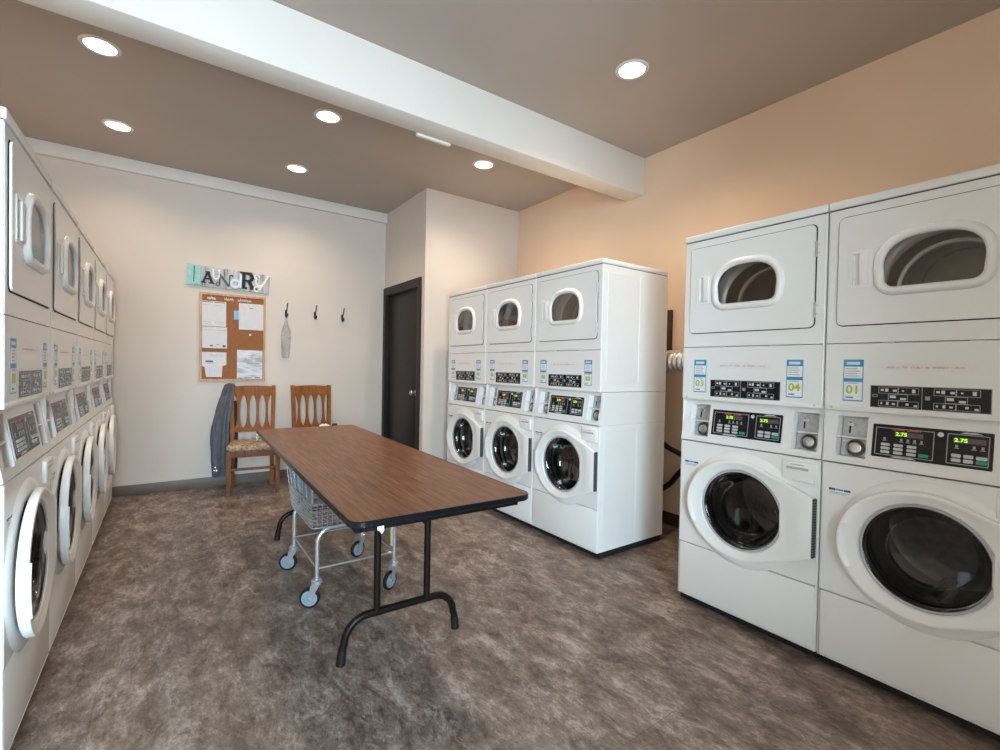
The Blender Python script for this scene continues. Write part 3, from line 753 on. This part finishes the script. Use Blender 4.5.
for f, r in ((0, .004), (.09, .0016), (.18, .0016), (.27, .0016), (.36, .0016), (.45, .0016), (.54, .003), (.77, .0016), (1, .005)): wire_ring(f, r)
for i in range(19):
    s = i / 18
    for k in range(4):
        P = []
        for f in ((0, .54) if (i % 3) else (0, 1)):
            x0, x1, y0, y1, z = rc(f)
            P.append(((x0 + (x1 - x0) * s, y0, z), (x0 + (x1 - x0) * s, y1, z), (x0, y0 + (y1 - y0) * s, z), (x1, y0 + (y1 - y0) * s, z))[k])
        b.tube(P, .0016, 'plated', 5, False)
x0, x1, y0, y1, z = rc(0)
for i in range(1, 18):
    s = i / 18; b.tube([(x0 + (x1 - x0) * s, y0, z), (x0 + (x1 - x0) * s, y1, z)], .0017, 'plated', 5, False); b.tube([(x0, y0 + (y1 - y0) * s, z - .003), (x1, y0 + (y1 - y0) * s, z - .003)], .0017, 'plated', 5, False)
bk = b.build('basket', t)
b = B(); x0, x1, y0, y1, z = rc(.05); X_, Y_ = [], []
lp = []
for f in (.04, .3, .6, .97):
    a0, a1, c0, c1, zz = rc(f); lp.append([(x, y, zz) for x, y in rrect(a0 + .006, a1 - .006, c0 + .008, c1 - .006, .03, 4)])
# thin plastic side boards seen inside the wires on the left face
b2 = B(); a0, a1, c0, c1, zz = rc(.56); d0, d1, e0, e1, zz1 = rc(.98)
for s0, s1 in ((.02, .22), (.25, .48), (.51, .74), (.77, .98)):
    b2.rings([[(a0 + .006, c0 + (c1 - c0) * s0, zz), (a0 + .006, c0 + (c1 - c0) * s1, zz), (a0 + .010, c0 + (c1 - c0) * s1, zz), (a0 + .010, c0 + (c1 - c0) * s0, zz)], [(d0 + .006, e0 + (e1 - e0) * s0, zz1), (d0 + .006, e0 + (e1 - e0) * s1, zz1), (d0 + .010, e0 + (e1 - e0) * s1, zz1), (d0 + .010, e0 + (e1 - e0) * s0, zz1)]], 'caster_grey', True, True, True)
b2.build('side_board', t, label='grey plastic boards lining the basket side'); b.bm.free()
for (x, y, a) in ((X0, Y0, -.5), (X0, Y1, -.5), (X1, Y0, .5), (X1, Y1, .35)):
    c = B(); ca_, sa_ = math.cos(a), math.sin(a)
    def L(px, py, pz, x=x, y=y, ca_=ca_, sa_=sa_): return (x + px * ca_ - py * sa_, y + px * sa_ + py * ca_, pz)
    c.lathe([(.0, .152), (.02, .152), (.02, .146), (.027, .142), (.027, .128), (.018, .122), (0, .122)], (x, y, 0), (0, 0, 1), 'plated', 16)
    for sy in (-1, 1):
        c.plate([(-.024, .128), (.020, .128), (-.024, .042), (-.044, .042)], [], sy * .0145, sy * .0165, lambda u, w, d: L(u, d, w), 'plated')
    c.box(-.024, .02, -.0165, .0165, .122, .130, 'plated', fn=lambda px, py, pz: L(px, py, pz))
    co = c.build('caster', t)
    wc = Vector(L(-.034, 0, .051)); ax = Vector(L(-.034, 1, .051)) - wc
    c = B(); c.lathe([(.0, -.012), (.012, -.013), (.014, -.006), (.028, -.004), (.030, -.010), (.040, -.010), (.040, .010), (.030, .010), (.028, .004), (.014, .006), (.012, .013), (0, .012)], wc, ax, 'caster_grey', 28); c.build('wheel', co, label='grey caster wheel')
    c = B(); c.lathe([(.0395, -.011), (.046, -.0115), (.051, -.007), (.051, .007), (.046, .0115), (.0395, .011)], wc, ax, 'rubber', 28); c.build('tyre', co, label='black rubber tyre')
    c = B(); c.lathe([(0, -.020), (.006, -.019), (.006, .019), (0, .020)], wc, ax, 'steel', 10); c.build('axle', co)

# ------------------------------------------------------------------ dining chairs
def make_chair():
    t = empty('dining_chair')
    b = B()
    pl = [(-.225, -.215), (.225, -.215), (.195, .19), (-.195, .19)]
    def seatloop(e, z):
        o = []
        for i, (x, y) in enumerate(pl):
            for k in range(7):
                cx = x - math.copysign(.05, x); cy = y - math.copysign(.05, y)
                a0 = (225, 315, 45, 135)[i] - 45 + 90 * k / 6; a = math.radians(a0)
                o.append((cx + (.05 + e) * math.cos(a), cy + (.05 + e) * math.sin(a), z))
        return o
    b.rings([seatloop(-.002, .424), seatloop(.006, .436), seatloop(.006, .456), seatloop(-.004, .470), seatloop(-.03, .479), seatloop(-.045, .482)], 'seat_fabric', True, True, True)
    b.build('seat', t, ang=70, label='padded seat in beige and brown patterned fabric')
    b = B(); b.box(-.2, .2, -.2, -.178, .362, .424, 'oak_dark', .003); b.box(-.19, .19, .165, .187, .362, .424, 'oak_dark', .003)
    for s in (-1, 1): b.rings([[(s * .208, -.19, .362), (s * .188, -.19, .362), (s * .188, -.19, .424), (s * .208, -.19, .424)], [(s * .190, .18, .362), (s * .170, .18, .362), (s * .170, .18, .424), (s * .190, .18, .424)]], 'oak_dark', True, True, True)
    b.build('apron', t)
    for s in (-1, 1):
        b = B(); b.rings([[(s * .207 + dx * w, -.192 + dy * w, z) for dx, dy in ((-1, -1), (1, -1), (1, 1), (-1, 1))] for z, w in ((0, .0155), (.36, .021), (.424, .021))], 'oak_dark', True, True, True); b.build('leg', t)
    def py(z): return .185 + (.02 + .055 * ((z - .42) / .6) ** 1.2 if z > .42 else .03 * (1 - z / .42))
    for s in (-1, 1):
        b = B(); zs = [0, .2, .42, .55, .7, .85, .95, 1.015, 1.02]
        b.rings([[(s * (.178 + .014 * max(0, z - .42) / .6) + dx * .0185 * (.8 if z == 1.02 else 1), py(z) + dy * .0165 * (.8 if z == 1.02 else 1), z) for dx, dy in ((-1, -1), (1, -1), (1, 1), (-1, 1))] for z in zs], 'oak', True, True, True); b.build('back_post', t)
    def bow(x): return .02 * (1 - (x / .19) ** 2)
    def rail(z0f, z1f, th, mat, nm):
        b = B(); loops = []
        for i in range(13):
            x = -.176 + .352 * i / 12; z0, z1 = z0f(x), z1f(x)
            loops.append([(x, py(z) + bow(x) + dy, z) for z, dy in ((z0, -th), (z1, -th), (z1, th), (z0, th))])
        b.rings(loops, mat, True, True, True); b.build(nm, t)
    rail(lambda x: .918 + .010 * abs(math.cos(x * PI / .08)) * 0, lambda x: 1.008 + .010 * math.cos(x * PI / .38), .012, 'oak', 'top_rail')
    rail(lambda x: .548, lambda x: .590, .011, 'oak', 'lower_rail')
    for x in (-.128, -.043, .043, .128):
        b = B(); loops = []
        for i in range(15):
            f = i / 14; z = .586 + (.922 - .586) * f; hw = .0115 + .026 * abs(2 * f - 1) ** 3.2
            loops.append([(x + dx * hw, py(z) + bow(x) + dy * .007, z) for dx, dy in ((-1, -1), (1, -1), (1, 1), (-1, 1))])
        b.rings(loops, 'oak', True, True, True); b.build('slat', t)
    b = B(); b.box(-.19, .19, -.2, -.184, .238, .262, 'oak_dark', .002); b.build('stretcher', t)
    for s in (-1, 1):
        b = B(); q4 = ((-1, -1), (1, -1), (1, 1), (-1, 1))
        b.rings([[(s * xx + dx * .008, yy, .19 + dz * .012) for dx, dz in q4] for xx, yy in ((.206, -.18), (.18, .2))], 'oak_dark', True, True, True); b.build('stretcher', t)
    return t
ch = make_chair(); CG = 'wooden slat-back chairs against the back wall'
ch.location = (.700, 5.185, 0); ch.rotation_euler.z = math.radians(-6); tag(ch, 'oak slat-back dining chair with a grey jacket over its post', 'chair', CG)
c2 = copy_tree(ch); c2.location = (1.305, 5.17, 0); c2.rotation_euler.z = math.radians(2); tag(c2, 'oak slat-back dining chair half hidden behind the far end of table', 'chair', CG)

# grey jacket over the left post
t = empty('denim_jacket', (.44, 5.37, .12), 0, 'grey denim jacket draped over the left post of the patterned chair', 'jacket')
JO = Vector((.44, 5.37, .12))
def drape(name, secs, mat, seed, amp=.010, parent=t, lobes=6):
    rnd = random.Random(seed); ph = [rnd.uniform(0, 6.28) for _ in range(4)]; loops = []; n = 44
    secs = sorted(secs, key=lambda s: s[0])
    zs = [s[0] for s in secs]; fine = []
    for (z0, *a), (z1, *c) in zip(secs, secs[1:]):
        for k in range(4): fine.append((z0 + (z1 - z0) * k / 4, *[p + (q - p) * k / 4 for p, q in zip(a, c)]))
    fine.append(secs[-1])
    for z, cx, cy, hw, hd in fine:
        L = []
        for i in range(n):
            a = 2 * PI * i / n; w = amp * (math.sin(lobes * a + ph[0] + 3 * z) + .7 * math.sin((lobes + 3) * a + ph[1] - 5 * z) + .4 * math.sin(3 * a + ph[2] + 17 * z))
            w *= min(1, min(hw, hd) / .03)
            c, s = math.cos(a), math.sin(a); r = abs(c) ** .8, abs(s) ** .8
            L.append(Vector((cx + (hw + w) * math.copysign(r[0], c), cy + (hd + w) * math.copysign(r[1], s), z + .004 * math.sin(2 * a + ph[3]))) - JO)
        loops.append(L)
    b = B(); b.rings(loops, mat, True, True, True); return b.build(name, parent, ang=80)
drape('body', [(.13, .440, 5.37, .062, .030), (.15, .440, 5.37, .066, .034), (.30, .434, 5.37, .072, .044), (.45, .434, 5.375, .074, .046), (.62, .440, 5.38, .066, .048), (.78, .458, 5.40, .058, .046), (.90, .482, 5.425, .046, .042), (.98, .505, 5.44, .040, .036), (1.025, .520, 5.445, .036, .030), (1.04, .522, 5.445, .018, .016)], 'denim', 3)
drape('sleeve', [(.17, .395, 5.325, .026, .018), (.22, .398, 5.325, .031, .021), (.45, .394, 5.33, .034, .024), (.66, .404, 5.335, .036, .026), (.82, .44, 5.355, .034, .026), (.92, .474, 5.385, .024, .022)], 'denim', 9, .004)
drape('back_panel', [(.16, .553, 5.47, .036, .012), (.3, .556, 5.47, .04, .014), (.6, .56, 5.475, .038, .014), (.78, .578, 5.485, .032, .016), (.86, .566, 5.487, .02, .014)], 'denim_dark', 5, .004)
for dz, dx in ((.20, .383), (.20, .400), (.232, .392)):
    b = B(); b.lathe([(0, .004), (.006, .003), (.007, 0)], Vector((dx, 5.306, dz)) - JO, (0, -1, 0), 'chrome', 12); b.build('button', t, label='shiny metal cuff button')

# little things on the chairs
t = empty('metal_clip', (.742, 5.13, .4845), .3, 'small shiny metal clip lying on the patterned chair seat', 'clip')
b = B(); b.tube([(-.045, .0, .006), (-.02, .012, .008), (.0, 0, .010), (.02, -.012, .008), (.045, .0, .006)], .0055, 'chrome', 8); b.tube([(-.03, -.02, .006), (.03, .015, .006)], .005, 'chrome', 8); b.build('clip_bar', t)
b = B(); b.tube([(-.012, .004, .008), (-.016, .008, .05), (-.012, .01, .085)], .005, 'chrome', 8); b.build('prong', t)
b = B(); b.lathe([(0, 0), (.011, .002), (.013, .009), (.009, .016), (0, .018)], (.04, .0, .0), (0, 0, 1), 'steel', 12); b.build('knob', t)
t = empty('cloth_bundle', (1.37, 5.06, .490), 0, 'small white and black cloth bundle on the chair behind the table', 'cloth')
rnd = random.Random(2)
def blob(name, c, rx, ry, rz, mat, parent, amp=.12):
    b = B(); loops = []; n = 20
    for j in range(1, 12):
        th = PI * j / 12; L = []
        for i in range(n):
            a = 2 * PI * i / n; w = 1 + amp * math.sin(3 * a + 2 * th + rx * 90) * math.sin(th) + amp * .5 * math.sin(5 * a - 3 * th)
            L.append((c[0] + rx * w * math.sin(th) * math.cos(a), c[1] + ry * w * math.sin(th) * math.sin(a), c[2] + rz * math.cos(th) * w))
        loops.append(L)
    b.rings(loops, mat, True, True, True); return b.build(name, parent, ang=80)
blob('white_cloth', (-.03, 0, .068), .075, .06, .075, 'sock_white', t); blob('black_cloth', (.085, .01, .068), .040, .045, .072, 'sock_black', t)

# ------------------------------------------------------------------ things on the back wall
HKL = ['black wall hook with a sheer plastic bag hanging from it', 'black wall hook in the middle of the row of three', 'black wall hook nearest the closet door']
def hook():
    t = empty('coat_hook')
    b = B(); b.plate(rrect(-.011, .011, -.055, .02, .010, 5), [], 0, -.005, lambda u, w, d: (u, d, w), 'black_iron'); b.build('hook_plate', t)
    b = B(); b.tube([(0, -.004, -.005), (0, -.03, .005), (0, -.055, .035), (0, -.072, .075), (0, -.075, .085)], [.007, .006, .0055, .006, .008], 'black_iron', 8); b.build('upper_prong', t)
    b = B(); b.tube([(0, -.004, -.03), (0, -.022, -.058), (0, -.042, -.052), (0, -.050, -.026)], [.012, .011, .011, .015], 'black_iron', 8); b.build('lower_prong', t)
    return t
hk = hook()
for i, (x, z) in enumerate(((1.052, 1.815), (1.352, 1.818), (1.655, 1.812))):
    o = hk if i == 0 else copy_tree(hk)
    o.location = (x, YB - .001, z); tag(o, HKL[i], 'hook', 'black coat hooks on the back wall')
b = B(); loops = []
for z, hw, hd in ((1.772, .008, .006), (1.735, .007, .007), (1.70, .014, .009), (1.65, .030, .014), (1.60, .043, .018), (1.54, .048, .02), (1.48, .044, .019), (1.42, .040, .016), (1.36, .036, .012), (1.31, .030, .006)):
    L = []
    for i in range(32):
        a = 2 * PI * i / 32; w = 1 + .14 * math.sin(5 * a + z * 9) + .08 * math.sin(9 * a - z * 14); L.append((hw * w * math.cos(a), hd * w * math.sin(a), z - 1.5))
    loops.append(L)
b.rings(loops, 'sheer_plastic'); o = b.build('plastic_bag', ang=80); o.location = (1.045, YB - .047, 1.5); tag(o, 'sheer grey plastic bag hanging from the leftmost black hook', 'bag')

# laundry sign
SZ = 2.098
t = empty('wall_sign', (.517, YB - .002, SZ), 0, 'weathered wooden sign spelling laundry in mixed letters on the back wall', 'sign'); t.rotation_euler.y = .030
b = B(); nb = 13; wv = .728 / nb
for i in range(nb):
    b.box(-.364 + i * wv + .0006, -.364 + (i + 1) * wv - .0006, -.020, 0, -.102 + .002 * (i % 2), .100 - .002 * (i % 3), 'sign_wood' if i > 1 else 'letter_teal', .0015, 1)
b.build('board', t)
def letter(strokes, cx, cz, h, mat, d=.008, ww=None):
    b = B()
    for pts, w in strokes:
        for (x0, z0), (x1, z1) in zip(pts, pts[1:]):
            L = math.hypot(x1 - x0, z1 - z0) or 1; nx, nz = -(z1 - z0) / L * w / 2, (x1 - x0) / L * w / 2; ex, ez = (x1 - x0) / L * w * .2, (z1 - z0) / L * w * .2
            q = [(x0 + nx - ex, z0 + nz - ez), (x1 + nx + ex, z1 + nz + ez), (x1 - nx + ex, z1 - nz + ez), (x0 - nx - ex, z0 - nz - ez)]
            b.plate(q, [], -.020 - d, -.019, lambda u, v, dd: (cx + u * h, dd, cz + v * h), mat)
            d += .0002
    b.build('letter', t, label=mat.replace('letter_', '') + ' letter')
def arc(cx, cz, rx, rz, a0, a1, n=10): return [(cx + rx * math.cos(math.radians(a0 + (a1 - a0) * i / n)), cz + rz * math.sin(math.radians(a0 + (a1 - a0) * i / n))) for i in range(n + 1)]
letter([([(-.10, .5), (-.10, -.46)], .13), ([(-.14, -.44), (.34, -.44)], .13), ([(.31, -.48), (.31, -.3)], .09)], -.305, .0, .17, 'letter_teal')
letter([([(-.06, .5), (-.06, -.42)], .05)], -.298, .002, .165, 'letter_slate', .010)
letter([([(-.32, -.42), (-.02, .46)], .15), ([(.02, .46), (.33, -.42)], .2), ([(-.18, -.12), (.2, -.12)], .12), ([(-.48, -.45), (-.16, -.45)], .11), ([(.14, -.45), (.5, -.45)], .11), ([(-.16, .47), (.14, .47)], .1)], -.193, -.012, .115, 'letter_black')
letter([([(-.28, .5)] + arc(0, -.15, .28, .33, 180, 360) + [(.28, .5)], .15), ([(-.42, .5), (-.14, .5)], .1), ([(.14, .5), (.42, .5)], .1)], -.122, .028, .092, 'letter_white')
letter([([(-.36, -.42), (-.36, .4)], .1), ([(-.36, .42), (.3, -.42)], .17), ([(.34, -.42), (.34, .44), (.48, .5), (.56, .38)], .09), ([(-.52, .42), (-.3, .46)], .08), (arc(-.48, -.36, .13, .13, 0, 300), .07)], -.045, -.020, .125, 'letter_slate')
letter([(arc(-.08, -.2, .26, .26, 0, 360, 16), .16), ([(.24, .5), (.24, -.46)], .16), ([(.1, .5), (.3, .5)], .08)], .060, -.010, .14, 'letter_ice')
letter([([(-.26, -.42), (-.26, .46)], .22), (arc(-.02, .22, .26, .24, 90, -90) , .17), ([(-.26, .46), (0, .46)], .13), ([(-.26, .0), (0, .0)], .13), ([(.04, -.02), (.3, -.44)], .2), ([(-.46, -.46), (-.06, -.46)], .12), ([(.16, -.46), (.48, -.46)], .12), ([(-.44, .48), (-.1, .48)], .1)], .162, .006, .165, 'letter_black')
letter([([(-.3, .34)] + arc(-.1, .1, .2, .24, 180, 330) , .09), ([(.34, .5), (.1, .0), (-.1, -.36)], .11), (arc(-.24, -.34, .14, .14, 0, 300), .08), (arc(-.26, .36, .12, .12, 0, 300), .07), ([(.2, .5), (.46, .5)], .06)], .288, -.006, .175, 'letter_white')

# cork notice board
BX0, BX1, BZ0, BZ1 = .258, .850, 1.062, 1.945
t = empty('notice_board', ((BX0 + BX1) / 2, YB - .001, BZ0), 0, 'wood-framed cork notice board on the back wall under the sign', 'board')
cx = (BX0 + BX1) / 2; hw = (BX1 - BX0) / 2; hh = BZ1 - BZ0
bf = lambda u, w, d: (u, -d, w)
b = B(); b.plate(rect(-hw + .018, hw - .018, .018, hh - .018), [], .010, 0, bf, 'cork'); b.build('cork_panel', t)
b = B(); b.plate(rect(-hw, hw, 0, hh), [rect(-hw + .022, hw - .022, .022, hh - .022)], .018, 0, bf, 'pine_frame'); b.build('board_frame', t)
b = B()
for x0, n, s in ((.325, 5, .014), (.47, 5, .017), (.59, 3, .022), (.645, 4, .018)):
    for k in range(n):
        u = x0 - cx + k * s; z = 1.893 + .003 * math.sin(k * 2 + x0 * 30) - BZ0; hgt = .024 + .008 * ((k * 7 + int(x0 * 50)) % 3 == 0)
        b.plate(rect(u, u + .004, z - .012, z - .012 + hgt), [], .0125, .010, bf, 'letter_white'); b.plate(rect(u, u + s * .75, z - .002, z + .003), [], .0125, .010, bf, 'letter_white'); b.plate(rect(u + s * .6, u + s * .6 + .004, z - .012, z + .006), [], .0125, .010, bf, 'letter_white')
b.build('board_lettering', t, label='white hand lettering along the top of the board')
def sheet(x0, x1, z0, z1, label, marks, mat='paper', name='paper_sheet', d=.0125, grp='papers pinned to the cork board', poly=None, cat='paper', pin=True, tilt=0):
    o = empty(name, ((x0 + x1) / 2, YB - .001 - d, z1), 0, label, cat, grp); o.rotation_euler.y = tilt
    w = (x1 - x0) / 2; h = z1 - z0
    ff = lambda u, v, dd: (u, -dd - .004 * (v / h) ** 2, v)
    b = B(); P = poly or rect(-w, w, -h, 0)
    b.plate(P, [], .0008, 0, ff, mat); b.build('page', o)
    if marks:
        b = B()
        for u0, u1, v0, v1, m in marks: b.plate(rect(-w + u0 * 2 * w, -w + u1 * 2 * w, -h + v0 * h, -h + v1 * h), [], .0014, .0002, ff, m)
        b.build('print', o)
    if pin:
        b = B(); b.lathe([(.003, -.004), (.003, .003), (.006, .006), (.006, .010), (0, .011)], (0, -.001, -.012), (0, -1, 0), 'letter_white', 10); b.build('pin', o)
    return o
lines = lambda u0, u1, v0, v1, n, m='paper_print': [(u0, u1 - .06 * (k % 3), v0 + (v1 - v0) * k / n, v0 + (v1 - v0) * k / n + .012, m) for k in range(n)]
sheet(.268, .487, 1.612, 1.862, 'white notice with two printed columns, top left of the cork board', [(.06, .94, .95, .975, 'paper_dark')] + lines(.08, .44, .1, .9, 12, 'print_grey') + lines(.54, .94, .1, .9, 12, 'print_grey'))
sheet(.282, .497, 1.392, 1.607, 'white notice with small dark pictures, middle left of the cork board', lines(.08, .5, .2, .92, 9, 'print_grey') + lines(.6, .95, .4, .92, 7, 'paper_print') + [(.82, .94, .22, .32, 'paper_dark'), (.82, .94, .06, .16, 'paper_dark'), (.3, .44, .08, .16, 'paper_print'), (.56, .7, .16, .24, 'paper_print')], d=.0125)
P = [(-.106, 0), (.106, 0), (.106, -.125), (.072, -.140), (.066, -.25), (-.070, -.25), (-.082, -.150), (-.106, -.140)]
sheet(.281, .493, 1.103, 1.353, 'white sheet with ragged torn-off lower half, bottom left of the cork board', [(.15, .45, .60, .66, 'paper_dark'), (.15, .5, .56, .575, 'paper_print')] + lines(.3, .9, .84, .92, 2, 'print_grey') + [(.2 + .1 * k, .206 + .1 * k, .03, .4, 'print_grey') for k in range(6)], poly=P)
sheet(.600, .828, 1.594, 1.866, 'large clean white notice with a small heading, top right of the cork board', [(.3, .36, .76, .79, 'paper_print'), (.42, .58, .80, .84, 'paper_dark'), (.44, .56, .73, .76, 'paper_dark'), (.64, .7, .76, .79, 'paper_print'), (.1, .9, .63, .64, 'print_grey'), (.1, .8, .55, .557, 'print_grey')])
sheet(.587, .824, 1.086, 1.384, 'crinkled shiny sheet with grey bands, bottom right of the cork board', [(.06, .2, .015, .04, 'paper_dark'), (.7, .9, .02, .05, 'paper_dark'), (.3, .5, .02, .035, 'paper_print')], mat='glossy_sheet', name='plastic_sheet', cat='sheet')
sheet(.556, .612, 1.692, 1.786, 'small blue note tucked beside the large white notice', [], mat='note_blue', name='sticky_note', d=.0112, pin=False, cat='note')
b = B(); b.lathe([(.003, .0), (.003, .010), (.010, .014), (.010, .020), (0, .022)], (0, 0, 0), (0, -1, 0), 'letter_white', 12)
o = b.build('push_pin'); o.location = (.704, YB - .011, 1.543); tag(o, 'lone white push pin on bare cork below the large white notice', 'pin')

# ------------------------------------------------------------------ behind the right-hand machines
b = B(); P = []; R = []
n = 150
for i in range(n + 1):
    f = i / n; y = 2.62 - 1.25 * f; P.append((3.135 + .015 * math.sin(f * 5), y, 1.30 + .075 * f + .01 * math.sin(f * 9))); R.append(.080 + .009 * math.cos(i * 2 * PI / 5))
b.tube(P, R, 'foil', 20); tag(b.build('dryer_hose', ang=80), 'white corrugated dryer hose between the two right-hand machine groups', 'hose')
def spl(pts, n=10):
    out = []
    for i in range(len(pts) - 1):
        p0, p1, p2, p3 = [Vector(pts[max(0, min(len(pts) - 1, i + k))]) for k in (-1, 0, 1, 2)]
        for k in range(n):
            s = k / n; out.append(.5 * ((2 * p1) + (p2 - p0) * s + (2 * p0 - 5 * p1 + 4 * p2 - p3) * s * s + (3 * p1 - p0 - 3 * p2 + p3) * s ** 3))
    out.append(Vector(pts[-1])); return out
b = B(); b.tube(spl([(3.022, 2.75, 1.0), (3.16, 2.5, .86), (3.2, 2.31, .70), (3.2, 2.19, .642), (3.2, 2.0, .61), (3.18, 1.5, .66), (3.023, 1.3, .66)]), .02, 'hose_black', 10); tag(b.build('drain_hose'), 'upper black hose sagging between the right-hand machines', 'hose', 'black hoses behind the machines')
b = B(); b.tube(spl([(3.024, 2.75, .14), (3.2, 2.5, .20), (3.29, 2.30, .33), (3.29, 2.19, .455), (3.29, 2.0, .64), (3.29, 1.6, .9), (3.024, 1.35, .95)]), .022, 'hose_black', 10); tag(b.build('drain_hose'), 'lower black hose slanting between the right-hand machines', 'hose', 'black hoses behind the machines')
b = B(); b.box(XW - .03, XW - .001, 2.332, 2.70, 1.36, 1.75, 'patch_brown', .003); tag(b.build('dark_wall_patch'), 'dark brown patch on the wall above the dryer hose', 'board')  # flat dark brown slab set on the wall

# ------------------------------------------------------------------ daylight, camera, colour
w = bpy.data.worlds.new('World'); SC.world = w; w.use_nodes = True; nt = w.node_tree
bg = nt.nodes['Background']
tc = nt.nodes.new('ShaderNodeTexCoord'); sp = nt.nodes.new('ShaderNodeSeparateXYZ'); nt.links.new(tc.outputs['Generated'], sp.inputs[0])
rm = nt.nodes.new('ShaderNodeValToRGB'); rm.color_ramp.elements[0].position = .0; rm.color_ramp.elements[0].color = (.52, .62, .70, 1); rm.color_ramp.elements[1].position = .25; rm.color_ramp.elements[1].color = (.62, .84, 1, 1)
nt.links.new(sp.outputs['Z'], rm.inputs['Fac']); nt.links.new(rm.outputs['Color'], bg.inputs['Color'])
bg.inputs['Strength'].default_value = 44.0
for (x0, x1, z0, z1) in ((WX0, WX1, WZ0, WZ1),):
    L = bpy.data.lights.new('daylight_portal', 'AREA'); L.shape = 'RECTANGLE'; L.size = x1 - x0; L.size_y = z1 - z0; L.cycles.is_portal = True
    o = bpy.data.objects.new('daylight_portal', L); COL.objects.link(o); o.location = ((x0 + x1) / 2, YF - .11, (z0 + z1) / 2); o.rotation_euler = (PI / 2, 0, 0)

cam = bpy.data.cameras.new('Camera'); co = bpy.data.objects.new('Camera', cam); COL.objects.link(co)
F, YAW, PITCH, ROLL, CH = 471.437, .6151, -.0165, .0194, 1.2574
cam.sensor_fit = 'HORIZONTAL'; cam.sensor_width = 36; cam.lens = F / 1000 * 36; cam.clip_start = .02
cy, sy = math.cos(YAW), math.sin(YAW); cpp, spp = math.cos(PITCH), math.sin(PITCH); cr, sr = math.cos(ROLL), math.sin(ROLL)
Rv = Vector((cy, -sy, 0)); Dv = Vector((sy * cpp, cy * cpp, spp)); Uv = Vector((-sy * spp, -cy * spp, cpp))
R2 = Rv * cr + Uv * sr; U2 = Uv * cr - Rv * sr
m = Matrix.Identity(4)
for i in range(3): m[i][0], m[i][1], m[i][2] = R2[i], U2[i], -Dv[i]
m[2][3] = CH
co.matrix_world = m; SC.camera = co
vs = SC.view_settings; vs.view_transform = 'Standard'; vs.look = 'None'; vs.gamma = 1; vs.use_curve_mapping = False; vs.exposure = 0.25
SC.cycles.use_denoising = True; SC.cycles.sample_clamp_indirect = 6; SC.cycles.max_bounces = 10; SC.cycles.diffuse_bounces = 6; SC.cycles.transparent_max_bounces = 12
